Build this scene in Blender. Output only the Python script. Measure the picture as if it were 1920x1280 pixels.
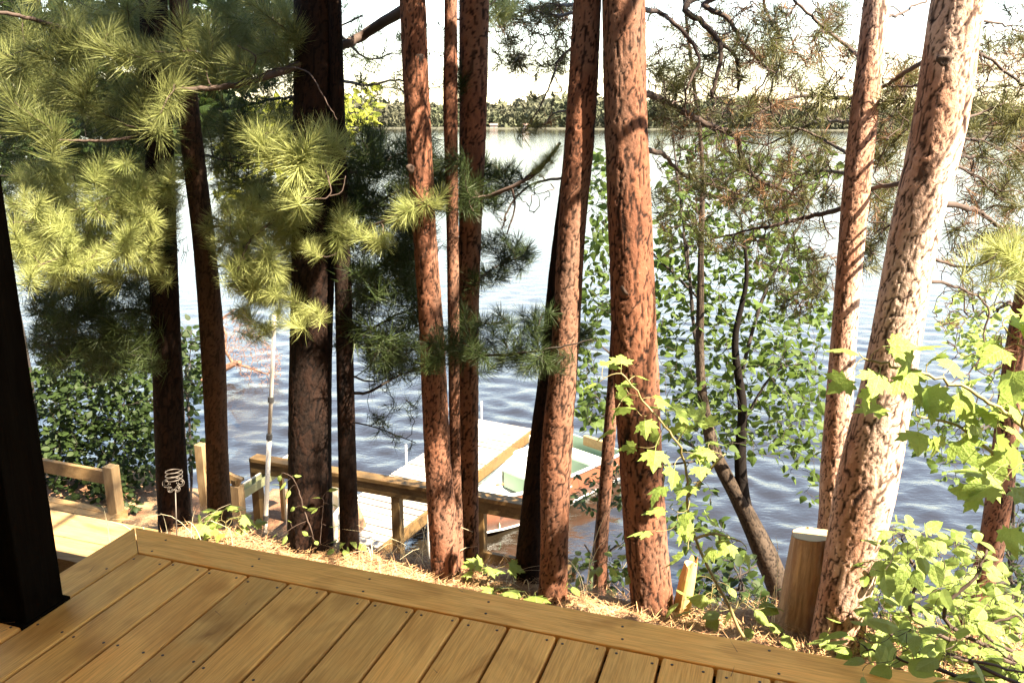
import bpy, bmesh, math, random
import numpy as np
from mathutils import Vector, Matrix, Quaternion

for o in list(bpy.data.objects): bpy.data.objects.remove(o)
SC = bpy.context.scene
COL = SC.collection
rng = np.random.default_rng(7)
random.seed(7)

# ------------------------------------------------------------------ camera
F, PITCH, ROLL, CH = 1563.0, 0.2597, 0.00627, 1.412      # focal length in photo pixels, radians, metres above the deck
YAW = 0.3142                                              # direction of the deck boards
_r = np.array([1., 0, 0]); _f = np.array([0, math.cos(PITCH), -math.sin(PITCH)]); _u = np.cross(_r, _f)
CR = _r*math.cos(ROLL) + _u*math.sin(ROLL); CU = -_r*math.sin(ROLL) + _u*math.cos(ROLL); CF = _f
CAM = np.array([0, 0, CH])
cam = bpy.data.cameras.new('camera'); camo = bpy.data.objects.new('camera', cam); COL.objects.link(camo)
cam.sensor_width = 36; cam.lens = F/1920*36; cam.clip_start = .05; cam.clip_end = 6000
camo.matrix_world = Matrix(((CR[0], CU[0], -CF[0], 0), (CR[1], CU[1], -CF[1], 0), (CR[2], CU[2], -CF[2], CH), (0, 0, 0, 1)))
SC.camera = camo

# ------------------------------------------------------------------ light
SUN_EL, SUN_PHI = math.radians(54), math.radians(36)      # the sun stands to the right and a little behind the camera
SUND = np.array([math.cos(SUN_EL)*math.cos(SUN_PHI), -math.cos(SUN_EL)*math.sin(SUN_PHI), math.sin(SUN_EL)])
w = bpy.data.worlds.new('World'); SC.world = w; w.use_nodes = True
nt = w.node_tree; nt.nodes.clear()
sky = nt.nodes.new('ShaderNodeTexSky'); sky.sky_type = 'NISHITA'; sky.sun_disc = False
sky.sun_elevation = SUN_EL; sky.sun_rotation = math.atan2(SUND[0], SUND[1])
sky.air_density = 1.2; sky.dust_density = .2; sky.ozone_density = 1.0
bg = nt.nodes.new('ShaderNodeBackground'); bg.inputs[1].default_value = .067
wo = nt.nodes.new('ShaderNodeOutputWorld'); nt.links.new(sky.outputs[0], bg.inputs[0]); nt.links.new(bg.outputs[0], wo.inputs[0])
sl = bpy.data.lights.new('sun', 'SUN'); sl.energy = 5.0; sl.angle = math.radians(.53); sl.color = (1, .93, .80)
so = bpy.data.objects.new('sun', sl); COL.objects.link(so); so.location = (20, -8, 25)
so.rotation_euler = Vector(-SUND).to_track_quat('-Z', 'Y').to_euler()
vs = SC.view_settings; vs.view_transform = 'Standard'; vs.look = 'None'; vs.gamma = 1; vs.use_curve_mapping = False
vs.exposure = 3.15
vs.use_white_balance = True; vs.white_balance_temperature = 7500; vs.white_balance_tint = 14
SC.cycles.use_denoising = True
SC.cycles.max_bounces = 8; SC.cycles.transparent_max_bounces = 8
SC.cycles.sample_clamp_indirect = 6

# ------------------------------------------------------------------ pixel helpers (a pixel of the 1920x1280 photo -> a point)
def ray(px, py): return CR*((px-960)/F) + CU*((640-py)/F) + CF
def at_d(px, py, d): return CAM + ray(px, py)*d
def at_z(px, py, z): r = ray(px, py); return CAM + r*((z-CH)/r[2])
def at_y(px, py, Y): r = ray(px, py); return CAM + r*(Y/r[1])
def depth(p): return float((np.asarray(p)-CAM) @ CF)
EB = np.array([math.sin(YAW), math.cos(YAW), 0]); EE = np.array([math.cos(YAW), -math.sin(YAW), 0]); EZ = np.array([0, 0, 1.])
C0 = np.array([-1.2523, 2.5263, 0])                       # inner corner of the deck's border
def dk(q, s, z=0): return C0 + EE*q + EB*s + EZ*z         # deck coordinates: q along its front edge, s outwards
def qs(p): d = np.asarray(p)-C0; return float(d@EE), float(d@EB)
BW = .141                                                 # border width
WATER = -3.8
PZ = -.36; PLS = qs(at_z(305, 993, PZ))[1]               # height and far edge of the lower platform

_sn = [(rng.normal(size=2), rng.uniform(0, 6.28)) for _ in range(24)]
def noise2(x, y, sc=1.0, k0=0, k=6):
    v = 0
    for (d, p) in _sn[k0:k0+k]: v = v + np.sin((x*d[0]+y*d[1])*sc*2.2+p)
    return v/k
def sstep(a, b, x): t = np.clip((x-a)/(b-a), 0, 1); return t*t*(3-2*t)
def ground_z(x, y, soft=False):
    """soft: the top of the bank before it breaks off, used to find where trunks stand"""
    x = np.asarray(x, float); y = np.asarray(y, float)
    dx = x-C0[0]; dy = y-C0[1]
    q = dx*EE[0]+dy*EE[1]; s = dx*EB[0]+dy*EB[1]-BW
    lip = 1.0+sstep(.2, -2.6, q)*2.6 if soft else .76+.22*sstep(1.6, 2.4, q)+.45*sstep(-.35, -1.1, q)
    sp = np.clip(s, 0, None)
    z = -.30 - .16*np.minimum(sp, lip) - .42*np.clip(-q-.55, 0, 1.2 if not soft else 3.0)*sstep(-.2, .6, s)
    over = np.clip(s-lip, 0, None)
    z = z - 1.35*over*over/(over+.2)
    if not soft:                                          # lower terrace by the water, past the shaded pines
        m = sstep(-1.3, -2.6, q); z = np.where(s < 5.6+.3*np.sin(q*2), np.maximum(z, -2.74*m-9*(1-m)), z)
    z = z + .035*noise2(x, y, 3.0)*sstep(-.2, .3, s) + .012*noise2(x, y, 11., 8)
    hole = sstep(-.12, -.3, q)*sstep(PLS+.12, PLS, s+BW)*sstep(-1.2, -.9, s)
    if not soft: z = np.minimum(z, z*(1-hole)+(PZ-.11)*hole)
    return np.maximum(z, -5.2)
def at_g(px, py, soft=True):
    r = ray(px, py); t = 1.5
    for _ in range(900):
        p = CAM + r*t
        if p[2] <= float(ground_z(p[0], p[1], soft)) or p[2] < WATER: return p
        t += .01
    return CAM + r*t

# ------------------------------------------------------------------ mesh helpers
def new_mesh(name, V, Fc, mat=None, smooth=False):
    me = bpy.data.meshes.new(name)
    V = np.ascontiguousarray(V, dtype=np.float32).reshape(-1, 3)
    if isinstance(Fc, np.ndarray):
        n, k = Fc.shape
        me.vertices.add(len(V)); me.vertices.foreach_set('co', V.ravel())
        me.loops.add(n*k); me.loops.foreach_set('vertex_index', np.ascontiguousarray(Fc, dtype=np.int32).ravel())
        me.polygons.add(n); me.polygons.foreach_set('loop_start', np.arange(0, n*k, k, dtype=np.int32))
        me.update(calc_edges=True)
    else:
        me.from_pydata(V.tolist(), [], [list(f) for f in Fc]); me.update()
    if smooth: me.polygons.foreach_set('use_smooth', np.ones(len(me.polygons), dtype=bool))
    if mat: me.materials.append(mat)
    return me
def link(name, me, parent=None, loc=(0, 0, 0), rot=None, scale=None):
    o = bpy.data.objects.new(name, me); COL.objects.link(o); o.location = loc
    if rot is not None: o.rotation_mode = 'QUATERNION'; o.rotation_quaternion = rot
    if scale is not None: o.scale = (scale,)*3 if np.isscalar(scale) else scale
    if parent: o.parent = parent
    return o
def mk(name, V, Fc, mat, parent=None, smooth=False, origin=(0, 0, 0)):
    return link(name, new_mesh(name, np.asarray(V)-np.asarray(origin), Fc, mat, smooth), parent)
def tag(o, label=None, cat=None, group=None, kind=None):
    for k, v in (('label', label), ('category', cat), ('group', group), ('kind', kind)):
        if v: o[k] = v
    return o
def empty(name, loc, label=None, cat=None, group=None):
    o = bpy.data.objects.new(name, None); COL.objects.link(o); o.location = loc; o.empty_display_size = .1
    return tag(o, label, cat, group)
class MB:
    """collects shapes and links them as one mesh"""
    def __init__(s): s.V = []; s.F = []; s.n = 0
    def add(s, V, Fc):
        V = np.asarray(V, float); s.V.append(V); s.F += [[i+s.n for i in f] for f in Fc]; s.n += len(V); return s
    def obox(s, c, ax, ay, az):
        """box with centre c and half axes"""
        c, ax, ay, az = [np.asarray(k, float) for k in (c, ax, ay, az)]
        V = [c+i*ax+j*ay+k*az for k in (-1, 1) for j in (-1, 1) for i in (-1, 1)]
        return s.add(V, [[0, 2, 3, 1], [4, 5, 7, 6], [0, 1, 5, 4], [2, 6, 7, 3], [0, 4, 6, 2], [1, 3, 7, 5]])
    def beam(s, a, b, w, h, up=EZ):
        a = np.asarray(a, float); b = np.asarray(b, float); d = b-a; L = np.linalg.norm(d); d = d/L
        sd = np.cross(d, up); sd /= np.linalg.norm(sd); u = np.cross(sd, d)
        return s.obox((a+b)/2, d*L/2, sd*w/2, u*h/2)
    def tube(s, P, R, k=8, cap=True):
        V, Fc = tube(P, R, k, cap); return s.add(V, Fc)
    def build(s, name, mat, parent=None, origin=(0, 0, 0), smooth=False, bevel=0, seg=2):
        V = np.concatenate(s.V)-np.asarray(origin)
        me = new_mesh(name, V, s.F, mat, smooth)
        if bevel:
            bm = bmesh.new(); bm.from_mesh(me)
            bmesh.ops.bevel(bm, geom=bm.edges[:], offset=bevel, segments=seg, affect='EDGES', profile=.5, clamp_overlap=True)
            bm.to_mesh(me); bm.free()
        return link(name, me, parent)
def tube(P, R, k=8, cap=True):
    P = np.asarray(P, float); n = len(P); R = np.broadcast_to(np.asarray(R, float), (n,))
    T = np.gradient(P, axis=0); T /= np.linalg.norm(T, axis=1)[:, None]+1e-9
    ref = np.array([1., 0, 0]) if abs(T[0, 0]) < .8 else np.array([0, 1., 0])
    X = np.zeros((n, 3)); x = ref-T[0]*(ref@T[0]); x /= np.linalg.norm(x)
    for i in range(n):
        x = x-T[i]*(x@T[i]); x /= np.linalg.norm(x)+1e-9; X[i] = x
    Y = np.cross(T, X); a = np.arange(k)/k*2*math.pi
    V = P[:, None]+R[:, None, None]*(np.cos(a)[None, :, None]*X[:, None]+np.sin(a)[None, :, None]*Y[:, None])
    V = V.reshape(-1, 3)
    i = np.arange(n-1)[:, None]*k; j = np.arange(k)[None]; j2 = (j+1) % k
    Fc = np.stack([i+j, i+j2, i+k+j2, i+k+j], -1).reshape(-1, 4).tolist()
    if cap: Fc.append(list(range(k))[::-1]); Fc.append([(n-1)*k+t for t in range(k)])
    return V, Fc
def smooth_path(P, n):
    """Catmull-Rom through P (any width of columns)"""
    P = np.asarray(P, float)
    if len(P) < 3: t = np.linspace(0, 1, n)[:, None]; return P[0]*(1-t)+P[-1]*t
    Q = np.vstack([2*P[0]-P[1], P, 2*P[-1]-P[-2]]); m = len(P)-1
    u = np.linspace(0, m-1e-6, n); i = u.astype(int); t = (u-i)[:, None]
    a, b, c, d = Q[i], Q[i+1], Q[i+2], Q[i+3]
    return .5*(2*b+(c-a)*t+(2*a-5*b+4*c-d)*t**2+(3*b-a-3*c+d)*t**3)
def rq(axis, spin=None):
    q = Vector(axis).to_track_quat('Z', 'Y')
    return q @ Quaternion((0, 0, 1), random.uniform(0, 6.283) if spin is None else spin)

# ------------------------------------------------------------------ materials
class MT:
    def __init__(s, name):
        s.m = bpy.data.materials.new(name); s.m.use_nodes = True; s.t = s.m.node_tree; s.t.nodes.clear()
        s.out = s.n('OutputMaterial'); s.b = s.n('BsdfPrincipled'); s.l(s.b.outputs[0], s.out.inputs[0])
    def n(s, k, **kw):
        x = s.t.nodes.new('ShaderNode'+k)
        for a, v in kw.items(): setattr(x, a, v)
        return x
    def l(s, a, b): s.t.links.new(a, b)
    def set(s, **kw):
        for k, v in kw.items():
            i = s.b.inputs[k.replace('_', ' ')]
            if hasattr(v, 'links') or isinstance(v, bpy.types.NodeSocket): s.l(v, i)
            else: i.default_value = v
        return s
    def coord(s, kind='Object', scale=(1, 1, 1), rnd=False):
        c = s.n('TexCoord').outputs[kind]; mp = s.n('Mapping'); mp.inputs['Scale'].default_value = scale; s.l(c, mp.inputs[0])
        if rnd:
            oi = s.n('ObjectInfo'); mu = s.n('VectorMath', operation='SCALE'); cb = s.n('CombineXYZ')
            for k in range(3): s.l(oi.outputs['Random'], cb.inputs[k])
            s.l(cb.outputs[0], mu.inputs[0]); mu.inputs['Scale'].default_value = 37.0; s.l(mu.outputs[0], mp.inputs['Location'])
        return mp.outputs[0]
    def noise(s, v, scale, detail=4, rough=.6, dist=0):
        x = s.n('TexNoise'); x.inputs['Scale'].default_value = scale; x.inputs['Detail'].default_value = detail
        x.inputs['Roughness'].default_value = rough; x.inputs['Distortion'].default_value = dist; s.l(v, x.inputs['Vector']); return x.outputs[0]
    def ramp(s, f, stops):
        x = s.n('ValToRGB'); e = x.color_ramp.elements
        while len(e) < len(stops): e.new(.5)
        for i, (p, c) in enumerate(stops): e[i].position = p; e[i].color = (*c, 1) if len(c) == 3 else c
        s.l(f, x.inputs[0]); return x.outputs[0]
    def mix(s, f, a, b, mode='MIX'):
        x = s.n('Mix', data_type='RGBA', blend_type=mode)
        for v, i in ((f, 0), (a, 6), (b, 7)):
            if isinstance(v, bpy.types.NodeSocket): s.l(v, x.inputs[i])
            elif i == 0: x.inputs[0].default_value = v
            else: x.inputs[i].default_value = (*v, 1)
        return x.outputs[2]
    def math(s, op, a, b=None, c=None):
        x = s.n('Math', operation=op)
        for i, v in enumerate((a, b, c)):
            if v is None: continue
            if isinstance(v, bpy.types.NodeSocket): s.l(v, x.inputs[i])
            else: x.inputs[i].default_value = v
        return x.outputs[0]
    def bump(s, h, strength=.5, dist=.01, nrm=None):
        x = s.n('Bump'); x.inputs['Strength'].default_value = strength; x.inputs['Distance'].default_value = dist; s.l(h, x.inputs['Height'])
        if nrm: s.l(nrm, x.inputs['Normal'])
        s.l(x.outputs[0], s.b.inputs['Normal']); return x.outputs[0]
    def attr(s, name): x = s.n('Attribute'); x.attribute_name = name; return x

def wood_mat(name, c0, c1, dark, knots=True, rough=.6, axis=0, grain=1.0, spec=.15):
    m = MT(name)
    sc = [38, 38, 38]; sc[axis] = 1.6
    v = m.coord('Object', tuple(sc), True)
    g = m.noise(v, 1.3, 5, .65, .6); g2 = m.noise(v, 6.0, 3, .6)
    oi = m.n('ObjectInfo')
    col = m.mix(m.math('MULTIPLY_ADD', g, 1.6, -.3), c0, c1)
    fine = m.ramp(g2, [(.35, (.72, .70, .66)), (.62, (1, 1, 1))])
    col = m.mix(.9*grain, col, fine, 'MULTIPLY')
    v3 = m.coord('Object', tuple(2.2 if i == axis else 5 for i in range(3)), True)
    st = m.ramp(m.noise(v3, 1.0, 3, .5, 1.2), [(.30, (.62, .54, .46)), (.5, (1, 1, 1)), (.72, (1.0, .90, .80))])
    col = m.mix(.95, col, st, 'MULTIPLY')
    vo = m.math('MULTIPLY_ADD', oi.outputs['Random'], .40, .78)
    cb = m.n('CombineColor')
    m.l(vo, cb.inputs[0]); m.l(m.math('MULTIPLY_ADD', oi.outputs['Random'], .34, .80), cb.inputs[1]); m.l(m.math('MULTIPLY_ADD', oi.outputs['Random'], .28, .80), cb.inputs[2])
    col = m.mix(1, col, cb.outputs[0], 'MULTIPLY')
    h = m.math('ADD', m.math('MULTIPLY', g2, .5), g)
    if knots:
        ks = [7.0, 7.0, .01]; ks[axis] = 2.3
        kv = m.coord('Object', tuple(ks), True)
        kd = m.n('TexVoronoi'); kd.inputs['Scale'].default_value = 1; kd.inputs['Randomness'].default_value = 1
        wv = m.n('VectorMath', operation='ADD'); nn = m.n('TexNoise'); nn.inputs['Scale'].default_value = 2.5; m.l(kv, nn.inputs['Vector'])
        sc2 = m.n('VectorMath', operation='SCALE'); sc2.inputs['Scale'].default_value = .25; m.l(nn.outputs['Color'], sc2.inputs[0])
        m.l(kv, wv.inputs[0]); m.l(sc2.outputs[0], wv.inputs[1]); m.l(wv.outputs[0], kd.inputs['Vector'])
        kn = m.ramp(kd.outputs['Distance'], [(.0, (1, 1, 1)), (.055, (.85, .85, .85)), (.085, (.3, .3, .3)), (.16, (.1, .1, .1)), (.25, (0, 0, 0))])
        pick = m.math('GREATER_THAN', kd.outputs['Color'], .55)
        col = m.mix(m.math('MULTIPLY', kn, pick), col, dark)
    m.set(Base_Color=col, Roughness=rough); m.b.inputs['Specular IOR Level'].default_value = spec; m.bump(h, .25*grain, .004)
    return m.m
def plain(name, c, rough=.6, metal=0, var=.25, scale=8, bump=.1):
    m = MT(name); v = m.coord('Object', (1, 1, 1), True); g = m.noise(v, scale, 5, .65)
    m.set(Base_Color=m.mix(g, tuple(k*(1-var) for k in c), tuple(min(1, k*(1+var)) for k in c)), Roughness=rough, Metallic=metal)
    m.bump(g, bump, .01); return m.m
def bark_mat(name, plate, flake, grey, crack):
    """plates and cracks come from the trunk's own relief (vertex attributes), fine scale from noise"""
    m = MT(name); v = m.coord('Object', (1, 1, .35))
    cr = m.attr('crack').outputs['Fac']; ce = m.attr('cell').outputs['Fac']
    g = m.noise(v, 9, 5, .7); f = m.noise(m.coord('Object', (1, 1, .6)), 70, 4, .7); big = m.noise(v, 2.2, 3, .6, .8)
    col = m.mix(m.ramp(ce, [(.35, (0, 0, 0)), (.75, (1, 1, 1))]), plate, flake)
    col = m.mix(m.ramp(big, [(.42, (0, 0, 0)), (.62, (.9, .9, .9))]), col, grey)
    col = m.mix(m.math('MULTIPLY', m.ramp(g, [(.50, (0, 0, 0)), (.68, (1, 1, 1))]), .75), col, flake)
    col = m.mix(m.ramp(f, [(.30, (.45, .45, .45)), (.50, (0, 0, 0))]), col, tuple(k*.45 for k in plate))
    col = m.mix(m.ramp(f, [(.64, (0, 0, 0)), (.72, (.7, .7, .7))]), col, tuple(min(1, k*1.6) for k in grey))
    col = m.mix(m.ramp(cr, [(.0, (1, 1, 1)), (.45, (.55, .55, .55)), (.9, (0, 0, 0))]), col, crack)
    m.set(Base_Color=col, Roughness=.9); m.b.inputs['Specular IOR Level'].default_value = .12; m.bump(m.math('ADD', f, m.math('MULTIPLY', g, 1.2)), .55, .008); return m.m
def leaf_mat(name, c0, c1, trans=.45, rough=.45, veins=False):
    m = MT(name); oi = m.n('ObjectInfo'); v = m.coord('Object', (1, 1, 1), True); g = m.noise(v, 4, 4, .65)
    r = m.n('NewGeometry').outputs['Random Per Island']
    f = m.math('MULTIPLY_ADD', m.math('ADD', r, oi.outputs['Random']), .36, m.math('MULTIPLY', m.math('SUBTRACT', g, .3), .7))
    col = m.mix(f, c0, c1); tcol = m.mix(.5, col, tuple(min(1, k*1.5) for k in c1))
    m.set(Roughness=rough); m.b.inputs['Specular IOR Level'].default_value = .2
    if veins:
        sx = m.n('SeparateXYZ'); m.l(m.n('TexCoord').outputs['Object'], sx.inputs[0]); ax = m.math('ABSOLUTE', sx.outputs[0])
        rib = m.math('LESS_THAN', ax, .016)
        side = m.math('GREATER_THAN', m.math('SINE', m.math('MULTIPLY', m.math('SUBTRACT', sx.outputs[1], m.math('MULTIPLY', ax, .85)), 46)), .90)
        vn = m.math('MULTIPLY', m.math('MAXIMUM', rib, side), .5)
        col = m.mix(vn, col, tuple(min(1, k*1.5+.03) for k in c1)); tcol = m.mix(vn, tcol, tuple(k*.5 for k in c0))
        sp_ = m.ramp(m.noise(v, 11, 3, .7), [(.66, (0, 0, 0)), (.74, (.8, .8, .8))]); col = m.mix(sp_, col, (.16, .10, .03)); m.bump(m.math('ADD', vn, g), .35, .04)
    m.set(Base_Color=col)
    t = m.n('BsdfTranslucent'); m.l(tcol, t.inputs[0])
    mx = m.n('MixShader'); mx.inputs[0].default_value = trans
    m.l(m.b.outputs[0], mx.inputs[1]); m.l(t.outputs[0], mx.inputs[2]); m.l(mx.outputs[0], m.out.inputs[0])
    return m.m

M = {}
M['deck'] = wood_mat('deck_wood', (.70, .365, .094), (.86, .495, .150), (.15, .058, .018))
M['pale_wood'] = wood_mat('pale_wood', (.20, .135, .065), (.30, .21, .105), (.22, .14, .08))
M['dock_wood'] = wood_mat('dock_wood', (.27, .26, .245), (.40, .385, .36), (.3, .27, .23), False)
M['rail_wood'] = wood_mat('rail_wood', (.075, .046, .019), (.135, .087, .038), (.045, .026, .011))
M['old_wood'] = wood_mat('old_wood', (.19, .12, .055), (.33, .22, .11), (.08, .05, .03))
M['old_post'] = wood_mat('old_post', (.26, .175, .09), (.40, .28, .155), (.10, .06, .03), True, .7, 2)
M['rail_post'] = wood_mat('rail_post_wood', (.085, .054, .023), (.15, .10, .044), (.16, .09, .04), True, .7, 2)
M['black_post'] = wood_mat('dark_stain', (.0035, .003, .0025), (.007, .0055, .004), (.003, .002, .002), False, .95, 2, 1.0, .0)
M['screw'] = plain('screw_steel', (.05, .04, .035), .5, .6)
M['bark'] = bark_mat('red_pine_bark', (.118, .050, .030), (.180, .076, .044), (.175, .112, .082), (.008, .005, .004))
M['bark_pale_sunlit'] = bark_mat('flaky_sunlit_bark', (.29, .150, .098), (.43, .25, .175), (.57, .47, .40), (.022, .012, .009))  # pale flakes, lightened further to carry the sunlight on these trunks
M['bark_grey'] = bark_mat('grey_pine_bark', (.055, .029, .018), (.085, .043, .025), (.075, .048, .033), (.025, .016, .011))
M['bark_shaded'] = bark_mat('shaded_pine_bark', (.012, .007, .005), (.024, .011, .007), (.016, .010, .008), (.003, .002, .002))  # darkened copy of the bark: shade on these trunks put into the colour
M['bark_birch'] = bark_mat('young_birch_bark', (.026, .019, .014), (.045, .032, .022), (.08, .06, .045), (.008, .006, .005))
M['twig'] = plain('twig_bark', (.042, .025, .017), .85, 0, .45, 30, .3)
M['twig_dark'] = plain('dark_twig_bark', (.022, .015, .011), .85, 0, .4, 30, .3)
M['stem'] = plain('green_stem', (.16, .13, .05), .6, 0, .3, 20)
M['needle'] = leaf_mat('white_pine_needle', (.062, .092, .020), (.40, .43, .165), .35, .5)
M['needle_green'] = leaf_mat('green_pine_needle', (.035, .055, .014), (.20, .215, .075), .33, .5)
M['needle_dark'] = leaf_mat('dark_pine_needle', (.014, .028, .009), (.045, .065, .020), .28, .5)  # dark green, lowered further so the colour carries the shade in the foliage
M['needle_olive'] = leaf_mat('red_pine_needle', (.028, .036, .009), (.095, .092, .030), .3, .5)
M['needle_dead'] = leaf_mat('dead_pine_needle', (.10, .045, .022), (.20, .11, .055), .25, .6)
M['maple'] = leaf_mat('maple_leaf', (.085, .15, .022), (.25, .33, .085), .42, .5, True)
M['birch'] = leaf_mat('birch_leaf', (.018, .040, .008), (.080, .125, .024), .38, .6)
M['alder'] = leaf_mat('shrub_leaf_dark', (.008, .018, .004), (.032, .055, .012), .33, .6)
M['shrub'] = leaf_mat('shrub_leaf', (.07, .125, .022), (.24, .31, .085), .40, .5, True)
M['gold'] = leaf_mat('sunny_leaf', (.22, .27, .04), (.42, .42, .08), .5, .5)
M['grass'] = leaf_mat('dry_grass', (.42, .36, .22), (.62, .55, .38), .3, .6)
M['green_grass'] = leaf_mat('green_grass', (.16, .22, .06), (.30, .34, .10), .35, .6)
M['twig_red'] = plain('reddish_twig', (.13, .062, .036), .8, 0, .35, 30)
M['stake'] = plain('silver_wire', (.085, .072, .060), .5, .5, .1)
M['pvc'] = plain('pvc_pole', (.36, .33, .28), .45, 0, .08)
M['rubber'] = plain('black_clamp', (.02, .02, .02), .5)
M['gutter'] = plain('pale_green_vinyl', (.27, .29, .16), .45, 0, .12)
M['chair'] = plain('cream_plastic', (.62, .57, .45), .4, 0, .06)
M['steel'] = plain('galvanised_pipe', (.40, .39, .37), .4, .7, .15)
M['boat_in'] = plain('boat_paint_white', (.44, .47, .43), .5, 0, .12, 5)
M['boat_green'] = plain('boat_paint_green', (.17, .27, .19), .5, 0, .15, 5)
M['boat_out'] = plain('boat_paint_orange', (.17, .058, .026), .5, 0, .3, 6)
M['boat_trim'] = plain('boat_gunwale', (.55, .56, .52), .4, .3, .1)
M['red'] = plain('red_handle', (.45, .09, .04), .5)
M['rock'] = plain('shore_rock', (.22, .20, .18), .85, 0, .4, 4, .5)
M['roof'] = plain('porch_roof_boards', (.62, .56, .46), .8)
M['house'] = plain('house_siding', (.55, .50, .42), .8)

m = MT('cut_wood'); v = m.coord('Object', (1, 1, 1))
sx = m.n('SeparateXYZ'); m.l(v, sx.inputs[0])
rad = m.math('SQRT', m.math('ADD', m.math('POWER', sx.outputs[0], 2), m.math('POWER', sx.outputs[1], 2)))
rg = m.math('SINE', m.math('ADD', m.math('MULTIPLY', rad, 900), m.math('MULTIPLY', m.noise(v, 14, 3), 9)))
m.set(Base_Color=m.mix(m.math('MULTIPLY_ADD', rg, .3, .4), (.34, .27, .14), (.22, .15, .07)), Roughness=.75); M['cut'] = m.m
m = MT('stump_wood'); v = m.coord('Object', (30, 30, 2.2)); g = m.noise(v, 1.2, 5, .7, .4)
col = m.mix(m.ramp(g, [(.3, (0, 0, 0)), (.65, (1, 1, 1))]), (.12, .07, .04), (.42, .28, .16)); b2 = m.noise(m.coord('Object', (5, 5, 3)), 1.6, 4, .7)
m.set(Base_Color=m.mix(m.ramp(b2, [(.45, (0, 0, 0)), (.62, (1, 1, 1))]), col, (.26, .15, .085)), Roughness=.8); m.bump(g, .5, .01); M['stumpw'] = m.m
m = MT('split_wood'); v = m.coord('Object', (26, 26, 2)); g = m.noise(v, 1.2, 5, .7, .4)
m.set(Base_Color=m.mix(g, (.34, .17, .06), (.58, .36, .16)), Roughness=.75); m.bump(g, .5, .01); M['split'] = m.m
m = MT('forest_floor'); v = m.coord('Object'); g = m.noise(v, 22, 6, .75); g2 = m.noise(v, 2.2, 4, .6); g3 = m.noise(v, 90, 3, .7)
col = m.mix(m.ramp(g, [(.35, (0, 0, 0)), (.65, (1, 1, 1))]), (.11, .046, .020), (.26, .125, .055))
col = m.mix(m.ramp(g2, [(.45, (0, 0, 0)), (.62, (1, 1, 1))]), col, (.34, .22, .11)); col = m.mix(m.ramp(g3, [(.4, (.6, .6, .6)), (.6, (0, 0, 0))]), col, (.10, .05, .028))
m.set(Base_Color=col, Roughness=.95); m.bump(m.math('ADD', g, g3), .8, .02); M['ground'] = m.m
m = MT('lake_water'); v = m.coord('Object')
n1 = m.noise(m.coord('Object', (1, 2.0, 1)), 9, 3, .6); n2 = m.noise(m.coord('Object', (.5, 1, 1)), 2.2, 3, .5)
m.set(Base_Color=(.010, .008, .005, 1), Roughness=.05, IOR=1.9)
b1 = m.n('Bump'); b1.inputs['Strength'].default_value = .5; b1.inputs['Distance'].default_value = .045; m.l(n2, b1.inputs['Height'])
m.bump(n1, .55, .013, b1.outputs[0]); M['water'] = m.m
m = MT('far_forest'); geo = m.n('NewGeometry'); v = m.coord('Object')
col = m.mix(geo.outputs['Random Per Island'], (.030, .042, .016), (.060, .070, .028)); col = m.mix(m.ramp(m.noise(v, .02, 2), [(.4, (0, 0, 0)), (.6, (.6, .6, .6))]), col, (.055, .046, .030))
m.set(Base_Color=col, Roughness=.9); M['far'] = m.m
M['far_land'] = plain('far_shore_ground', (.035, .036, .022), .9, 0, .4, .05)
M['cabin_wall'] = plain('cabin_wall', (.16, .15, .13), .8); M['cabin_roof'] = plain('cabin_roof', (.16, .10, .08), .8)

# ================================================================== the setting
# lake: one sheet out to the horizon, real wavelets near the shore
def build_water():
    a = np.linspace(math.radians(-66), math.radians(66), 430)
    r1 = 4.5*np.exp(np.arange(0, 1.9, .0062)); r2 = r1[-1]*np.exp(np.arange(.02, 5.0, .045)); r = np.concatenate([r1, r2])
    A, Rr = np.meshgrid(a, r); X = Rr*np.sin(A); Y = Rr*np.cos(A)
    Z = np.zeros_like(X); g = np.random.default_rng(3)
    dr = np.gradient(r)[:, None]
    for _ in range(60):
        lam = math.exp(g.uniform(math.log(.16), math.log(1.0))); th = g.normal(0, .7)+.25
        kx, ky = math.sin(th)*2*math.pi/lam, math.cos(th)*2*math.pi/lam; amp = .0046*lam**.85
        fade = np.clip(1.6-dr*5/lam, 0, 1)
        ph = X*kx+Y*ky+g.uniform(0, 6.28)+.6*np.sin(X*.37+Y*.21+g.uniform(0, 6))
        Z += amp*fade*(np.sin(ph)+.25*np.sin(2*ph))
    n, k = X.shape
    V = np.stack([X, Y, WATER+Z], -1).reshape(-1, 3)
    i = np.arange(n-1)[:, None]*k; j = np.arange(k-1)[None]
    Fc = np.stack([i+j, i+j+1, i+k+j+1, i+k+j], -1).reshape(-1, 4)
    tag(mk('water', V, Fc, M['water'], smooth=True), kind='structure')
build_water()

def build_ground():
    xs = np.concatenate([np.linspace(-40, -5, 26), np.linspace(-4.9, 4.9, 180), np.linspace(5, 40, 26)])
    ys = np.concatenate([np.linspace(-30, 0, 16), np.linspace(.1, 8, 150), np.linspace(8.3, 16, 14)])
    X, Y = np.meshgrid(xs, ys); V = np.stack([X, Y, ground_z(X, Y)], -1).reshape(-1, 3)
    n, k = X.shape; i = np.arange(n-1)[:, None]*k; j = np.arange(k-1)[None]
    Fc = np.stack([i+j, i+j+1, i+k+j+1, i+k+j], -1).reshape(-1, 4)
    tag(mk('ground', V, Fc, M['ground'], smooth=True), kind='structure')
build_ground()

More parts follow.
